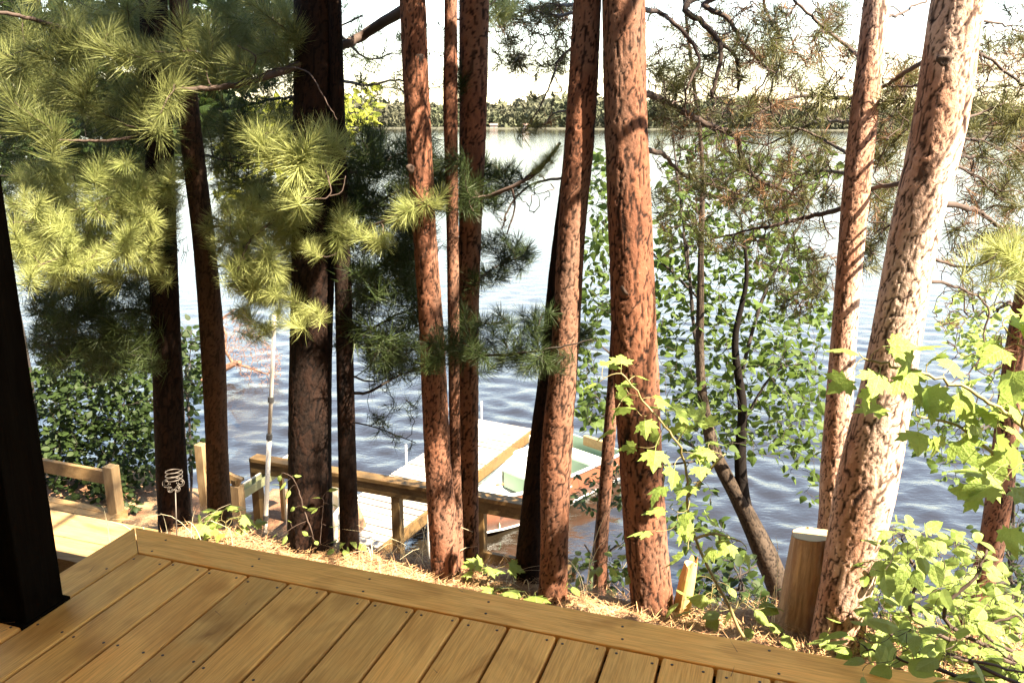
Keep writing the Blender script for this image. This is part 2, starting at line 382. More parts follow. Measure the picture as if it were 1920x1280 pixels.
# far shore: low land with a wood that reads as one mass, two small cabins
def build_far():
    g = np.random.default_rng(11); D = 500
    xs = np.linspace(-700, 800, 90); sh = D+14*np.sin(xs*.011)+9*np.sin(xs*.031+1)
    V = []
    for x, s in zip(xs, sh):
        V += [(x, s, WATER-.5), (x, s+2.5, WATER+.7), (x, s+40, WATER+3), (x, s+260, WATER+6)]
    V = np.array(V); Fc = [[4*i+t, 4*i+4+t, 4*i+5+t, 4*i+1+t] for i in range(len(xs)-1) for t in range(3)]
    tag(mk('far_shore', V, Fc, M['far_land'], smooth=True), kind='structure')
    VV, FF, n0 = [], [], 0
    for t in range(3600):
        x = g.uniform(-460, 560); row = g.random()**1.6; y = np.interp(x, xs, sh)+4+row*75
        h = g.uniform(9.5, 15.5)*(1+.12*math.sin(x*.05)+.10*math.sin(x*.017))*(.72+.28*min(1, row*2.5)); conif = g.random() < .4; wd = h*(.16 if conif else .26)
        z0 = WATER+1+row*2
        for c in range(44):
            u = g.random(); zz = z0+h*(.04+.96*u)
            rr = wd*((1-u)**.8+.08 if conif else math.sin(math.pi*min(1, .12+.88*u))**.6)
            a = g.uniform(0, 6.28); p = np.array([x+math.cos(a)*rr*g.random()**.5, y+math.sin(a)*rr*g.random()**.5, zz])
            d = g.normal(size=(3, 3))*wd*.42; VV.append(p+d); FF.append((n0, n0+1, n0+2)); n0 += 3
        for s in (-.12, .12): VV.append(np.array([[x+s, y, z0-1], [x-s, y, z0-1], [x, y, z0+h*.8]])); FF.append((n0, n0+1, n0+2)); n0 += 3
    tag(mk('far_forest', np.concatenate(VV), np.array(FF), M['far']), 'hazy olive wood along the far shore of the lake', 'forest', kind='stuff')
    for nm, px, w, lab in (('cabin', 926, 4.2, 'tiny white cabin with dark roof on the far shore, beside the tan beach'), ('boathouse', 986, 3.4, 'tiny pale boathouse with dark roof on the far shore, under the tall trees')):
        p = at_z(px, 236, WATER+.6); sc = (np.interp(p[0], xs, sh)-1.5)/p[1]; x, y = p[0]*sc, p[1]*sc
        e = empty(nm, (x, y, WATER+.3), lab, 'cabin')
        MB().obox((0, 0, .9), (w/2, 0, 0), (0, 1.6, 0), (0, 0, .9)).build('wall', M['cabin_wall'], e)
        V = [(-w/2-.3, -2, 1.8), (w/2+.3, -2, 1.8), (w/2+.3, 2, 1.8), (-w/2-.3, 2, 1.8), (-w/2-.3, 0, 2.8), (w/2+.3, 0, 2.8)]
        mk('roof', V, [[0, 1, 5, 4], [2, 3, 4, 5], [0, 4, 3], [1, 2, 5], [0, 3, 2, 1]], M['cabin_roof'], e)
        MB().obox((.2, -1.62, .8), (.4, 0, 0), (0, .02, 0), (0, 0, .8)).build('door', M['cabin_roof'], e)
build_far()

# ------------------------------------------------------------------ deck
def board_mesh(name, L, w, th, mat, bev=.006, seg=2):
    """board along local X from 0 to L, top at z=0"""
    me = bpy.data.meshes.new(name); bm = bmesh.new(); bmesh.ops.create_cube(bm, size=1)
    for v in bm.verts: v.co = Vector(((v.co.x+.5)*L, v.co.y*w, (v.co.z-.5)*th))
    bmesh.ops.bevel(bm, geom=[e for e in bm.edges], offset=bev, segments=seg, affect='EDGES', profile=.5)
    bm.to_mesh(me); bm.free(); me.materials.append(mat)
    me.polygons.foreach_set('use_smooth', np.zeros(len(me.polygons), dtype=bool)); return me
deck = empty('deck', dk(0, 0), 'golden brown board deck with a mitred border along its front edge', 'deck')
Vs, Fs = tube([(0, 0, -.004), (0, 0, .0008), (0, 0, .0012)], [.0042, .0042, .0022], 8)
screw_me = new_mesh('screw', Vs, Fs, M['screw'])
ang_b = math.atan2(-EB[1], -EB[0]); ang_e = math.atan2(EE[1], EE[0])
bm_main = board_mesh('deck_board', 4.6, .1375, .034, M['deck'], .007, 3)
rr = random.Random(5)
def screws(board, xs, w=.047):
    for x in xs:
        for s in (-1, 1):
            if rr.random() < .06: continue
            link('screw', screw_me, board, (x+rr.uniform(-.008, .008), s*w+rr.uniform(-.008, .008), 0))
for k in range(30):
    p = EE*(.146*(k+.5)) + EB*(-.004-rr.uniform(0, .004)) + EZ*rr.uniform(-.0015, .001)
    b = link('deck_board', bm_main, deck, p); b.rotation_euler = (rr.uniform(-.003, .003), 0, ang_b+rr.uniform(-.0012, .0012))
    screws(b, (.028, .43, .84) if k < 16 else (.028,))
# border along the front (mitred) and along the side as far as the post
def prism(name, P, z0, z1, mat, parent, bevel=0, origin=(0, 0, 0)):
    n = len(P); V = [(*p[:2], z0) for p in P]+[(*p[:2], z1) for p in P]
    Fc = [list(range(n))[::-1], list(range(n, 2*n))]+[[i, (i+1) % n, n+(i+1) % n, n+i] for i in range(n)]
    return MB().add(V, Fc).build(name, mat, parent, origin, bevel=bevel)
def border(P, dirv, name='border_board'):
    """polygon in deck axes; local X along the board so that the grain runs with it"""
    a = math.atan2(dirv[1], dirv[0]); c, s = math.cos(-a), math.sin(-a)
    L = [(p[0]*c-p[1]*s, p[0]*s+p[1]*c, 0) for p in P]
    o = prism(name, L, -.034, 0, M['deck'], deck, .0025); o.rotation_euler = (0, 0, a); return o
def d2(q, s): return EE*q+EB*s
bf1 = border([d2(.0, .0), d2(2.9, .0), d2(2.9, BW), d2(-BW+.002, BW)], EE)
bf2 = border([d2(2.905, .0), d2(5.2, .0), d2(5.2, BW), d2(2.905, BW)], EE)
pc = qs(at_z(107, 1132, 0)); pb = qs(at_z(61, 1161, 0))
POST_Q, POST_S = -.072, (pc[1]+pb[1])/2
bs = border([d2(-.0015, -.0015), d2(-BW, BW-.0012), d2(-BW, pc[1]+.004), d2(-.0015, pc[1]+.004)], EB)
for q, s in ((.02, .105), (.05, .03), (.42, .10), (.42, .035), (.82, .10), (.83, .03), (1.22, .03), (1.23, .1), (1.63, .03), (1.62, .1), (2.04, .03), (2.05, .11), (2.45, .1), (2.44, .03), (2.8, .1)):
    o = link('screw', screw_me, deck, d2(q+rr.uniform(-.02, .02), s+rr.uniform(-.01, .01)))
for s in (-.12, -.42): link('screw', screw_me, deck, d2(-.02, s))
# the wing of the deck past the post
bm_side = board_mesh('deck_board', 3.9, .1395, .034, M['deck'], .007, 3)
for k in range(14):
    b = link('deck_board', bm_side, deck, EE*(-.003-.146*(k+.5)) + EB*(pb[1]-.012)); b.rotation_euler = (0, 0, ang_b)
    if k < 4: screws(b, (.03,))
f = MB().obox(EE*(-1.12)+EB*(pb[1]+.07)-EZ*.12, EE*.97, EB*.045, EZ*.112).build('fascia', M['black_post'], deck)
f = MB().obox(EE*2.5+EB*(BW-.03)-EZ*.16, EE*2.6, EB*.018, EZ*.124).build('fascia', M['old_wood'], deck)
f = MB().obox(-EE*(BW-.03)+EB*(-.25)-EZ*.16, EE*.018, EB*.35, EZ*.124).build('fascia', M['old_wood'], deck)
MB().obox(d2(-.07, .065)-EZ*.055, EE*.055, EB*.055, EZ*.019).build('mitre_backing', M['old_wood'], deck)  # added under the mitre so its open gap stays dark
j = MB()
for s in (-.05, -.45, -.86, -1.3, -1.8, -2.3, -2.9, -3.5): j.obox(EE*1.6+EB*s-EZ*.14, EE*3.4, EB*.02, EZ*.104)
for q in (-.06, 2.0): j.obox(EE*q+EB*(-2.2)-EZ*.15, EE*.02, EB*2.1, EZ*.1)
j.build('joist', M['old_wood'], deck)
# black post, porch roof and house behind the camera: they shade the deck
pp = dk(POST_Q, POST_S)
post = empty('porch_post', pp, 'thick black stained square post standing at the edge of the deck', 'post')
MB().obox(EZ*1.31, EE*.068, EB*.068, EZ*1.36).build('shaft', M['black_post'], post, bevel=.006)
MB().obox(-EZ*.012, EE*.073, EB*.085, EZ*.016).build('base_plate', M['black_post'], post)
RZ, EAVE = 2.75, POST_S+.06     # the sun comes in over the roof, so the eave's shadow falls just past the deck edge
roof = empty('porch_roof', dk(1, -1.5, RZ), 'pale board porch roof over the deck', 'roof')
MB().obox(EB*(1.5+EAVE-2.0)+EZ*.10, EE*8.5, EB*2.0, EZ*.03).build('roof_panel', M['roof'], roof)
MB().obox(EB*(1.5+POST_S)-EZ*.04, EE*8.5, EB*.05, EZ*.09).build('beam', M['roof'], roof)
for k in range(14): MB().obox(EE*(-6+k*.95)+EB*(1.5+EAVE-2.0)+EZ*.02, EE*.022, EB*1.95, EZ*.05).build('rafter', M['roof'], roof)
wall = empty('house', dk(1, -3.4, 0), 'cream sided house wall at the back of the deck', 'house')
for k in range(14): MB().obox(EZ*(-.2+k*.2), EE*8.4, EB*(.03-.0), EZ*.099).build('siding_board', M['house'], wall)

# ------------------------------------------------------------------ lower platform, bench
fl = qs(at_z(305, 993, PZ)); pf = fl[1]
plat = empty('step_platform', dk(-.6, .5, PZ), 'sunlit pale plank platform one step below the deck corner', 'platform')
bm_pl = board_mesh('plank', 3.4, .185, .035, M['pale_wood'], .004)
for k in range(7):
    s = pf-.095-.19*k
    b = link('plank', bm_pl, plat, EE*(fl[0]+.6-.02)+EB*(s-.5)); b.rotation_euler = (0, 0, ang_e+math.pi)
for q in (-.1, -1.6, -3.0): MB().obox(EE*(fl[0]+.6+q-.03)+EB*(pf-.5-.66)-EZ*.10, EE*.03, EB*.63, EZ*.064).build('joist', M['old_wood'], plat)

BZ = -2.30       # seat of the bench
a = at_z(234, 958, BZ); bq, bs_ = qs(a)
bench = empty('bench', dk(bq, bs_, BZ-.45), 'weathered plank bench with one back rail, standing in pine litter', 'bench')
u1 = at_z(78, 926, BZ)-a; u1[2] = 0; u1 /= np.linalg.norm(u1)              # along the back edge
fr = at_z(187, 984, BZ)-a; fr[2] = 0; bdep = np.linalg.norm(fr); v1 = fr-u1*(fr@u1); v1 /= np.linalg.norm(v1)
ang_u = math.atan2(u1[1], u1[0]); sd = 1 if (np.cross(u1, v1)[2] > 0) else -1
W3 = bdep/3-.006; bmb = board_mesh('seat_plank', 2.2, W3, .036, M['old_wood'], .004)
for k in range(3):
    b = link('seat_plank', bmb, bench, v1*((W3+.006)*(k+.5))+EZ*.45); b.rotation_euler = (0, 0, ang_u)
tot = (W3+.006)*3
MB().obox(-u1*.012+v1*tot/2+EZ*.425, u1*.018, v1*(tot/2+.005), EZ*.045).build('end_board', M['old_wood'], bench)
for du in (.06, 2.0):
    MB().obox(u1*du+v1*.07+EZ*.19, u1*.045, v1*.045, EZ*.25).build('leg', M['old_post'], bench)
    MB().obox(u1*du+v1*(tot-.07)+EZ*.19, u1*.045, v1*.045, EZ*.25).build('leg', M['old_post'], bench)
MB().obox(u1*.055+v1*.05+EZ*(.45+.225), u1*.058, v1*.05, EZ*.265).build('back_post', M['old_post'], bench, bevel=.006)
MB().obox(u1*2.0+v1*.05+EZ*(.45+.225), u1*.058, v1*.05, EZ*.265).build('back_post', M['old_post'], bench, bevel=.006)
MB().obox(u1*1.02+v1*.05+EZ*(.45+.36), u1*.96, v1*.022, EZ*.068).build('back_rail', M['old_wood'], bench, bevel=.003)

# ------------------------------------------------------------------ landing, railing and dock
RT = -2.0
ra, rb = at_z(474, 854, RT), at_z(985, 940, RT); rd = (rb-ra); rd[2] = 0; RL = np.linalg.norm(rd); rd /= RL; rn = np.array([-rd[1], rd[0], 0])
def rot_of(d): return math.atan2(d[1], d[0])
rail = empty('railing', ra-EZ*1.0, 'brown wooden railing of the landing above the dock', 'railing')
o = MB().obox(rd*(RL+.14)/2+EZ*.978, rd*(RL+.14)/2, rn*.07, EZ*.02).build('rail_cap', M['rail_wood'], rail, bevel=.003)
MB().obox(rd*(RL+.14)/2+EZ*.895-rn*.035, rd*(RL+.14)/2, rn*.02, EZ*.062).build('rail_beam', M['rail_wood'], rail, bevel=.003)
def along(px):
    lo, hi = 0, RL+.14
    for _ in range(40):
        mid = (lo+hi)/2; p = ra+rd*mid-EZ*.3-CAM; x = 960+F*(p@CR)/(p@CF)
        lo, hi = (mid, hi) if x < px else (lo, mid)
    return lo
for px in (482, 745, 902):
    t = along(px); MB().obox(rd*t+EZ*.40, rd*.045, rn*.045, EZ*.557).build('post', M['rail_post'], rail, bevel=.004)
t0 = along(902)
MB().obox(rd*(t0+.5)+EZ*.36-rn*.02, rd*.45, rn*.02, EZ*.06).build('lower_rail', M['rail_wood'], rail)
MB().obox(rd*(t0+.85)+EZ*.05-rn*.15, rd*.06, rn*.06, EZ*.42).build('newel', M['rail_post'], rail, bevel=.004)
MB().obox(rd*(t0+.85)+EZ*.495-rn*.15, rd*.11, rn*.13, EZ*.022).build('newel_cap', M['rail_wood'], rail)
LZ = -3.02
land = empty('landing', ra-EZ*1.0+rd*2, 'plank landing at the foot of the bank', 'landing')
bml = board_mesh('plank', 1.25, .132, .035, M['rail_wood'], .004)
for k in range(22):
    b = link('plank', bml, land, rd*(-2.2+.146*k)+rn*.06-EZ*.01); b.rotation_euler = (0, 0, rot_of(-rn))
for k in (-1.6, .2, 1.1): MB().obox(rd*k-rn*.4-EZ*.55, rd*.05, rn*.05, EZ*.50).build('pile', M['old_post'], land)
# dock
DZ = -3.2
dr0, dr1 = at_z(754, 992, DZ), at_z(998, 804, DZ); dd = dr1-dr0; DL = np.linalg.norm(dd); dd /= DL; dn = np.array([-dd[1], dd[0], 0]); DWD = 1.0
dock = empty('dock', dr0, 'bleached grey plank dock running out beside the rowboat', 'dock')
bmd = board_mesh('plank', DWD, .120, .032, M['dock_wood'], .004); n0 = 11
kmax = int((DL+1.6)/.144)
for k in range(kmax):
    b = link('plank', bmd, dock, dd*(-1.5+.144*(k+.5))+EZ*rr.uniform(-.006, .006)); b.rotation_euler = (rr.uniform(-.02, .02), 0, rot_of(dn)+rr.uniform(-.006, .006))
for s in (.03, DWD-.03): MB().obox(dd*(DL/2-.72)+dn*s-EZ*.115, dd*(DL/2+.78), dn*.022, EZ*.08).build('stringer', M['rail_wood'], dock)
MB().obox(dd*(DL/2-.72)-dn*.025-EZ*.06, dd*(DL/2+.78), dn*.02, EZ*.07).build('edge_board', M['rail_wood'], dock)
for px, py in ((762, 870), (903, 784)):
    p = at_z(px, py, DZ)-dr0
    MB().tube([p+EZ*-1.2, p+EZ*.29], .016, 8).build('pipe', M['steel'], dock, smooth=True)
for k, s in ((.5, -.05), (.5, DWD+.05), (DL-.2, -.05)): MB().tube([dd*k+dn*s-EZ*1.4, dd*k+dn*s-EZ*.02], .02, 8).build('pipe', M['steel'], dock, smooth=True)
# stairs' rail posts, gutter, pole, chair
sa = at_d(376, 832, 8.2); st = empty('stair_railing', sa-EZ*1.2, 'dark stair railing post with a short handrail behind the slim trunk', 'railing')
MB().obox(EZ*.72, EE*.045, EB*.045, EZ*.48).build('post', M['old_post'], st, bevel=.004)
sb = at_d(443, 900, 8.3)-(sa-EZ*1.2)
MB().obox(sb-EZ*.55, EE*.05, EB*.05, EZ*.5).build('post', M['old_post'], st, bevel=.004)
MB().beam(EZ*.97+EE*.04, sb+EE*.05-EZ*.02, .045, .09).build('handrail', M['old_wood'], st)
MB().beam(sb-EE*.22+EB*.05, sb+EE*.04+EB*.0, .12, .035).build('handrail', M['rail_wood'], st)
ga, gb = at_d(449, 934, 8.5), at_d(560, 862, 8.9)
gt = empty('gutter', ga, 'pale green vinyl gutter sloping up past the black trunk', 'gutter')
gd = gb-ga; gl = np.linalg.norm(gd); gd /= gl; gs = np.cross(gd, EZ); gs /= np.linalg.norm(gs); gu = np.cross(gs, gd)
MB().obox(gd*gl/2, gd*gl/2, gs*.05, gu*.004).build('channel_floor', M['gutter'], gt)
for s in (-1, 1): MB().obox(gd*gl/2+gs*.05*s+gu*.042, gd*gl/2, gs*.004, gu*.042).build('channel_side', M['gutter'], gt)
MB().obox(gd*gl/2-gs*.058+gu*.082, gd*gl/2, gs*.012, gu*.007).build('lip', M['chair'], gt)
MB().obox(gd*.5-EZ*.6, EE*.02, EB*.02, EZ*.6).build('prop', M['old_post'], gt)
p0, p1 = at_d(497, 1000, 8.6), at_y(515, 590, at_d(497, 1000, 8.6)[1])
pole = empty('pole', p0, 'slim white plastic pole with black clamps rising beside the railing', 'pole')
pv = p1-p0
MB().tube([-pv*.3, pv*.46], .024, 12).build('tube', M['pvc'], pole, smooth=True)
MB().tube([pv*.46, pv*1.0], .020, 12).build('tube', M['pvc'], pole, smooth=True)
for t in (.46, .63, .08): MB().tube([pv*t-pv*.012, pv*t+pv*.012], .031, 12).build('clamp', M['rubber'], pole)
cp = at_z(612, 1045, LZ+.06)
ch = empty('lawn_chair', cp, 'cream plastic lawn chair on the landing behind the dark trunks', 'chair')
cu = rd; cv = rn
MB().obox(EZ*.42, cu*.23, cv*.22, EZ*.018).build('seat', M['chair'], ch, bevel=.01)
bb = MB()
for k in range(7):
    x = -.2+.4*k/6; bb.obox(cu*x+cv*.24+EZ*(.66-.25*x*x), cu*.024, cv*.012, EZ*(.23-.3*x*x))
bb.build('backrest', M['chair'], ch)
for s in (-1, 1):
    P = smooth_path([cu*s*.27-cv*.22, cu*s*.27-cv*.22+EZ*.55, cu*s*.27-cv*.17+EZ*.64, cu*s*.27+cv*.05+EZ*.66, cu*s*.25+cv*.24+EZ*.62], 22)
    MB().tube(P, .026, 8).build('armrest', M['chair'], ch, smooth=True)
    for t in (-.2, .22): MB().obox(cu*s*.23+cv*t+EZ*.2, cu*.02, cv*.02, EZ*.215).build('leg', M['chair'], ch)

# ------------------------------------------------------------------ rowboat
def build_boat():
    GZ = -3.36
    sr, sl_ = at_z(1163, 857, GZ), at_z(1078, 806, GZ); bow = at_z(835, 952, GZ)
    mid = (sr+sl_)/2; ax = bow-mid; ax[2] = 0; L = max(3.3, np.linalg.norm(ax)); ax /= np.linalg.norm(ax); lat = np.array([-ax[1], ax[0], 0])
    root = empty('rowboat', mid-EZ*(GZ-WATER)*0+EZ*0, 'old metal rowboat, pale inside with green seats, moored beside the dock', 'boat')
    o = mid-EZ*.0
    n = 17; m_ = 11; t = np.linspace(0, 1, n)
    beam = .58*np.where(t < .5, .97+.06*t, 1.0*(1-((t-.5)/.5)**2.6)*1.0); beam = np.maximum(beam, .02)
    sheer = .02+.16*t**2.2; keel = -.46+.10*t**3+np.where(t > .9, (t-.9)*2.4, 0)
    def shell(off):
        V = []
        for i in range(n):
            for j in range(m_):
                a = -1+2*j/(m_-1); w = beam[i]-off
                yy = w*np.sign(a)*min(1, abs(a)*1.55)*(1 if abs(a) < .64 else 1); yy = w*np.sign(a)*(abs(a)/.6*.86 if abs(a) < .6 else .86+.14*(abs(a)-.6)/.4)
                zz = keel[i]+off+(.05*(abs(a)/.6)**2 if abs(a) < .6 else .05+(sheer[i]-keel[i]-.05-off)*((abs(a)-.6)/.4))
                V.append(ax*(L*t[i])+lat*yy+EZ*zz)
        return np.array(V)
    Fc = [[i*m_+j, i*m_+j+1, (i+1)*m_+j+1, (i+1)*m_+j] for i in range(n-1) for j in range(m_-1)]
    mk('hull', shell(0), Fc+[list(range(m_))[::-1]], M['boat_out'], root, True)
    mk('inner_hull', shell(.018), [f[::-1] for f in Fc]+[list(range(m_))], M['boat_in'], root, True)
    for s in (0, m_-1):
        P = shell(.006)[s::m_]+EZ*.006; MB().tube(P, .024, 8).build('gunwale', M['boat_trim'], root, smooth=True)
    P = np.array([shell(-.004)[i*m_+2] for i in range(n)]); MB().tube(P, .016, 6).build('spray_rail', M['boat_trim'], root, smooth=True)
    P = np.array([shell(-.004)[i*m_+m_-3] for i in range(n)]); MB().tube(P, .016, 6).build('spray_rail', M['boat_trim'], root, smooth=True)
    for tt, wd in ((.10, .16), (.42, .15), (.72, .15)):
        bw = float(np.interp(tt, t, beam))-.03
        s = empty('seat', (0, 0, 0)); s.parent = root
        MB().obox(ax*L*tt-EZ*.13, ax*wd, lat*bw, EZ*.015).build('seat_top', M['boat_in'], s, bevel=.004)
        for e in (-1, 1): MB().obox(ax*(L*tt+e*wd)-EZ*.25, ax*.012, lat*(bw*.86), EZ*.115).build('seat_riser', M['boat_green'], s)
    MB().obox(ax*.03+EZ*-.18, ax*.02, lat*.54, EZ*.21).build('transom', M['boat_green'], root)
    MB().obox(ax*.02+EZ*.0, ax*.035, lat*.22, EZ*.075).build('motor_pad', M['pale_wood'], root)
    MB().obox(ax*L*.93+EZ*.11, ax*.10, lat*.10, EZ*.012).build('bow_plate', M['boat_trim'], root)
    for k in range(5):
        tt = .2+.15*k
    h = ax*L*.58-lat*.12-EZ*.09
    MB().tube([h, h+ax*.1-lat*.05], .017, 8).build('handle', M['red'], root, smooth=True)
    for e in (-1, 1):
        q = ax*L*.5+lat*e*.575+EZ*.06; MB().obox(q, ax*.03, lat*.015, EZ*.03).build('oarlock', M['steel'], root)
build_boat()
rp = smooth_path([at_z(905, 905, -3.25), at_z(890, 910, -3.42), at_z(872, 905, -3.3), at_z(858, 905, DZ+.02)], 24)
rope = empty('mooring_rope', rp[-1], 'thin pale rope from the bow of the rowboat to the dock', 'rope')
MB().tube(rp, .009, 6).build('strand', M['pvc'], rope, rp[-1], smooth=True)

# ================================================================== trunks
def bark_field(U, S, ncol, ch, seed, warp=.35):
    """plates on a cylinder: U in columns (wraps at ncol), S in rows; returns edge distance, plate value"""
    g = np.random.default_rng(seed); nr = int(S.max()/1)+6
    jx, jy, val = g.random((ncol, nr)), g.random((ncol, nr)), g.random((ncol, nr))
    Uw = U+warp*(np.sin(S*1.9+np.sin(U*2*math.pi/ncol*3)*1.3)+.5*np.sin(S*4.3+U*2*math.pi/ncol*5))
    Sw = S+warp*.8*(np.sin(U*2*math.pi/ncol*4+S*.7)+.5*np.sin(U*2*math.pi/ncol*9+S*1.7))+2
    ci, ri = np.floor(Uw).astype(int), np.floor(Sw).astype(int)
    F1 = np.full(U.shape, 9.); F2 = np.full(U.shape, 9.); V = np.zeros(U.shape)
    for di in (-1, 0, 1):
        for dj in (-1, 0, 1):
            c = (ci+di) % ncol; r = np.clip(ri+dj, 0, nr-1)
            d = np.hypot(ci+di+jx[c, r]-Uw, (ri+dj+jy[c, r]-Sw)*1.15)
            n1 = d < F1
            F2 = np.where(n1, F1, np.minimum(F2, d)); V = np.where(n1, val[c, r], V); F1 = np.where(n1, d, F1)
    return F2-F1, V
def trunk_mesh(P, R, z_fine, mat, seed, plate=.028, tall=3.4, deep=.006, res=.0065, coarse=.25):
    """P centre line (base to top), R radii; fine rings while below z_fine"""
    P = np.asarray(P, float); R = np.asarray(R, float)
    D = smooth_path(np.column_stack([P, R]), 400); seg = np.r_[0, np.cumsum(np.linalg.norm(np.diff(D[:, :3], axis=0), axis=1))]
    zf = np.interp(z_fine, D[:, 2], seg) if D[-1, 2] > z_fine else seg[-1]
    s = np.arange(0, zf, res); s = np.r_[s, np.arange(zf, seg[-1], coarse), seg[-1]]
    C = np.stack([np.interp(s, seg, D[:, k]) for k in range(3)], -1); Rr = np.interp(s, seg, D[:, 3])
    k = int(min(110, max(24, 2*math.pi*Rr[0]/res))); th = np.arange(k)/k*2*math.pi
    rm = float(np.mean(R[:max(2, len(R)//2)])); ncol = max(5, int(round(2*math.pi*rm/plate)))
    U = np.broadcast_to(th/(2*math.pi)*ncol, (len(s), k)); S = np.broadcast_to((s/(plate*tall))[:, None], (len(s), k))
    e1, v1_ = bark_field(U, S, ncol, 1, seed)
    e2, v2_ = bark_field(U*2, S*2.2, ncol*2, 1, seed+50)
    e3, v3_ = bark_field(U*.55*round(ncol*.55)/(ncol*.55), S*.42, round(ncol*.55), 1, seed+70, .5)
    cr3 = sstep(.015, .085, e3); cr = np.minimum(sstep(.02, .12, e1), .25+.75*cr3)*np.where(cr3 < .5, .6, 1); cr2 = sstep(0, .10, e2)
    g = np.random.default_rng(seed+9); lump = 0
    for _ in range(10): lump = lump+np.sin(U*2*math.pi/ncol*g.integers(1, 5)+s[:, None]*g.uniform(1, 9)+g.uniform(0, 6.3))/10
    disp = .40*deep*(cr-1)+deep*.16*(v1_-.5)*cr+deep*.14*(cr2-1)+deep*.22*(v2_-.5)*cr2+.018*rm*2*lump
    flare = .030*np.exp(-s/.16)[:, None]*(1+.7*np.sin(th*4+seed)[None])
    RR = Rr[:, None]+disp*min(1, rm/.06)+flare*min(1, rm/.08)
    V = C[:, None]+np.stack([np.cos(th)[None]*RR, np.sin(th)[None]*RR, np.zeros_like(RR)], -1)
    n = len(s); i = np.arange(n-1)[:, None]*k; j = np.arange(k)[None]; j2 = (j+1) % k
    Fc = np.stack([i+j, i+j2, i+k+j2, i+k+j], -1).reshape(-1, 4)
    return V.reshape(-1, 3), Fc, (cr*(.68+.32*cr2)).ravel(), (v1_*.6+v2_*.4).ravel()
TREES = {}
def tree(key, name, label, rows, mat, base=None, top=9.5, group=None, lean=0, seed=1, dy=0, cat='pine tree', base_p=None, **kw):
    """rows: (y, left edge, right edge) in the photo, from the base up; base: pixel row where it meets the ground"""
    y0, l0, r0 = rows[0]
    b = at_g((l0+r0)/2, y0) if base_p is None else np.asarray(base_p, float)
    Y = b[1]; pts, rad = [], []
    for (y, l, r) in rows:
        p = at_y((l+r)/2, y, Y); pts.append(p); rad.append((r-l)/2*depth(p)/F)
    d = pts[-1]-pts[0]; d /= d[2]
    pts = [pts[0]-d*.35]+pts; rad = [rad[0]*1.05]+rad
    zt = pts[-1][2]
    for h in np.linspace(zt+.6, top, 5):
        k = h-zt; pts.append(np.array([pts[len(rows)][0]+d[0]*k*.7, Y+d[1]*k*.7, h])); rad.append(rad[len(rows)]*max(.22, 1-k/(top-zt)*.75))
    V, Fc, cr, ce = trunk_mesh(pts, rad, zt+.25, mat, seed, **kw)
    root = empty(name, b, label, cat, group)
    me = new_mesh('trunk', V-b, Fc, mat, True)
    for nm, arr in (('crack', cr), ('cell', ce)):
        at = me.attributes.new(nm, 'FLOAT', 'POINT'); at.data.foreach_set('value', arr.astype(np.float32))
    link('trunk', me, root)
    D = smooth_path(np.column_stack([pts, rad]), 300)
    TREES[key] = dict(root=root, base=b, D=D, Y=Y, top=top)
    return root
def trunk_at(key, z):
    D = TREES[key]['D']; return np.array([np.interp(z, D[:, 2], D[:, k]) for k in range(3)])
def trunk_px(key, px, py):
    """point on a trunk's axis seen at that pixel row"""
    p = at_y(px, py, TREES[key]['Y']); return trunk_at(key, p[2])

G = 'red pines on the bank'
tree('t1', 'pine_tree', 'shaded dark brown pine trunk behind the silver wire stake, beside the bench', [(992, 300, 358), (860, 293, 348), (600, 284, 336), (300, 274, 325), (0, 262, 312)], M['bark_shaded'], seed=1)
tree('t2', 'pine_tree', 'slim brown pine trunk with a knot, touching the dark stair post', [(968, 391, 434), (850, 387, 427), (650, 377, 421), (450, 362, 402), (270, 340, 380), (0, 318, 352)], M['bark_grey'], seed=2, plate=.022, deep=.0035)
tree('t3', 'pine_tree', 'thick black shaded pine trunk behind the leafy vine sprig', [(1025, 540, 624), (800, 541, 621), (600, 545, 624), (300, 550, 632), (0, 552, 634)], M['bark_shaded'], seed=3)
tree('t4', 'pine_tree', 'thin black shaded pine trunk right against the thick black one', [(1037, 638, 674), (800, 633, 666), (560, 628, 660), (300, 622, 650), (0, 615, 640)], M['bark_shaded'], seed=4, plate=.022, deep=.003)
tree('t5', 'pine_tree', 'reddish pine trunk with a big limb, leaning against its two slimmer neighbours', [(1075, 809, 866), (860, 796, 846), (620, 786, 832), (430, 774, 818), (200, 758, 806), (0, 749, 798)], M['bark'], seed=5)
b5 = TREES['t5']['base']
tree('t6', 'pine_tree', 'very slim red pine trunk squeezed between two thicker trunks', [(1072, 848, 872), (860, 843, 864), (430, 837, 860), (200, 831, 858), (0, 833, 857)], M['bark'], seed=6, plate=.018, deep=.003, base_p=at_y(860, 1066, b5[1]+.06))
tree('t7', 'pine_tree', 'straight red brown pine trunk, the last of a tight row of three', [(1074, 861, 898), (860, 858, 897), (600, 858, 898), (430, 860, 903), (240, 861, 912), (0, 861, 917)], M['bark'], seed=7, base_p=at_y(880, 1068, b5[1]+.14))
tree('t8', 'pine_tree', 'sunlit pine trunk with a shaded twin close behind it, before the rowboat', [(1122, 1010, 1062), (1000, 1014, 1066), (860, 1014, 1072), (640, 1034, 1086), (430, 1046, 1098), (240, 1060, 1116), (0, 1075, 1128)], M['bark'], seed=8)
b8 = TREES['t8']['base']
tree('t8b', 'pine_tree', 'dark shaded pine trunk close behind the sunlit one before the rowboat', [(1092, 962, 1012), (1000, 972, 1018), (860, 988, 1024), (700, 1010, 1040), (500, 1030, 1058), (300, 1056, 1080), (0, 1090, 1112)], M['bark_shaded'], seed=9, base_p=at_y(988, 1088, b8[1]+.16))
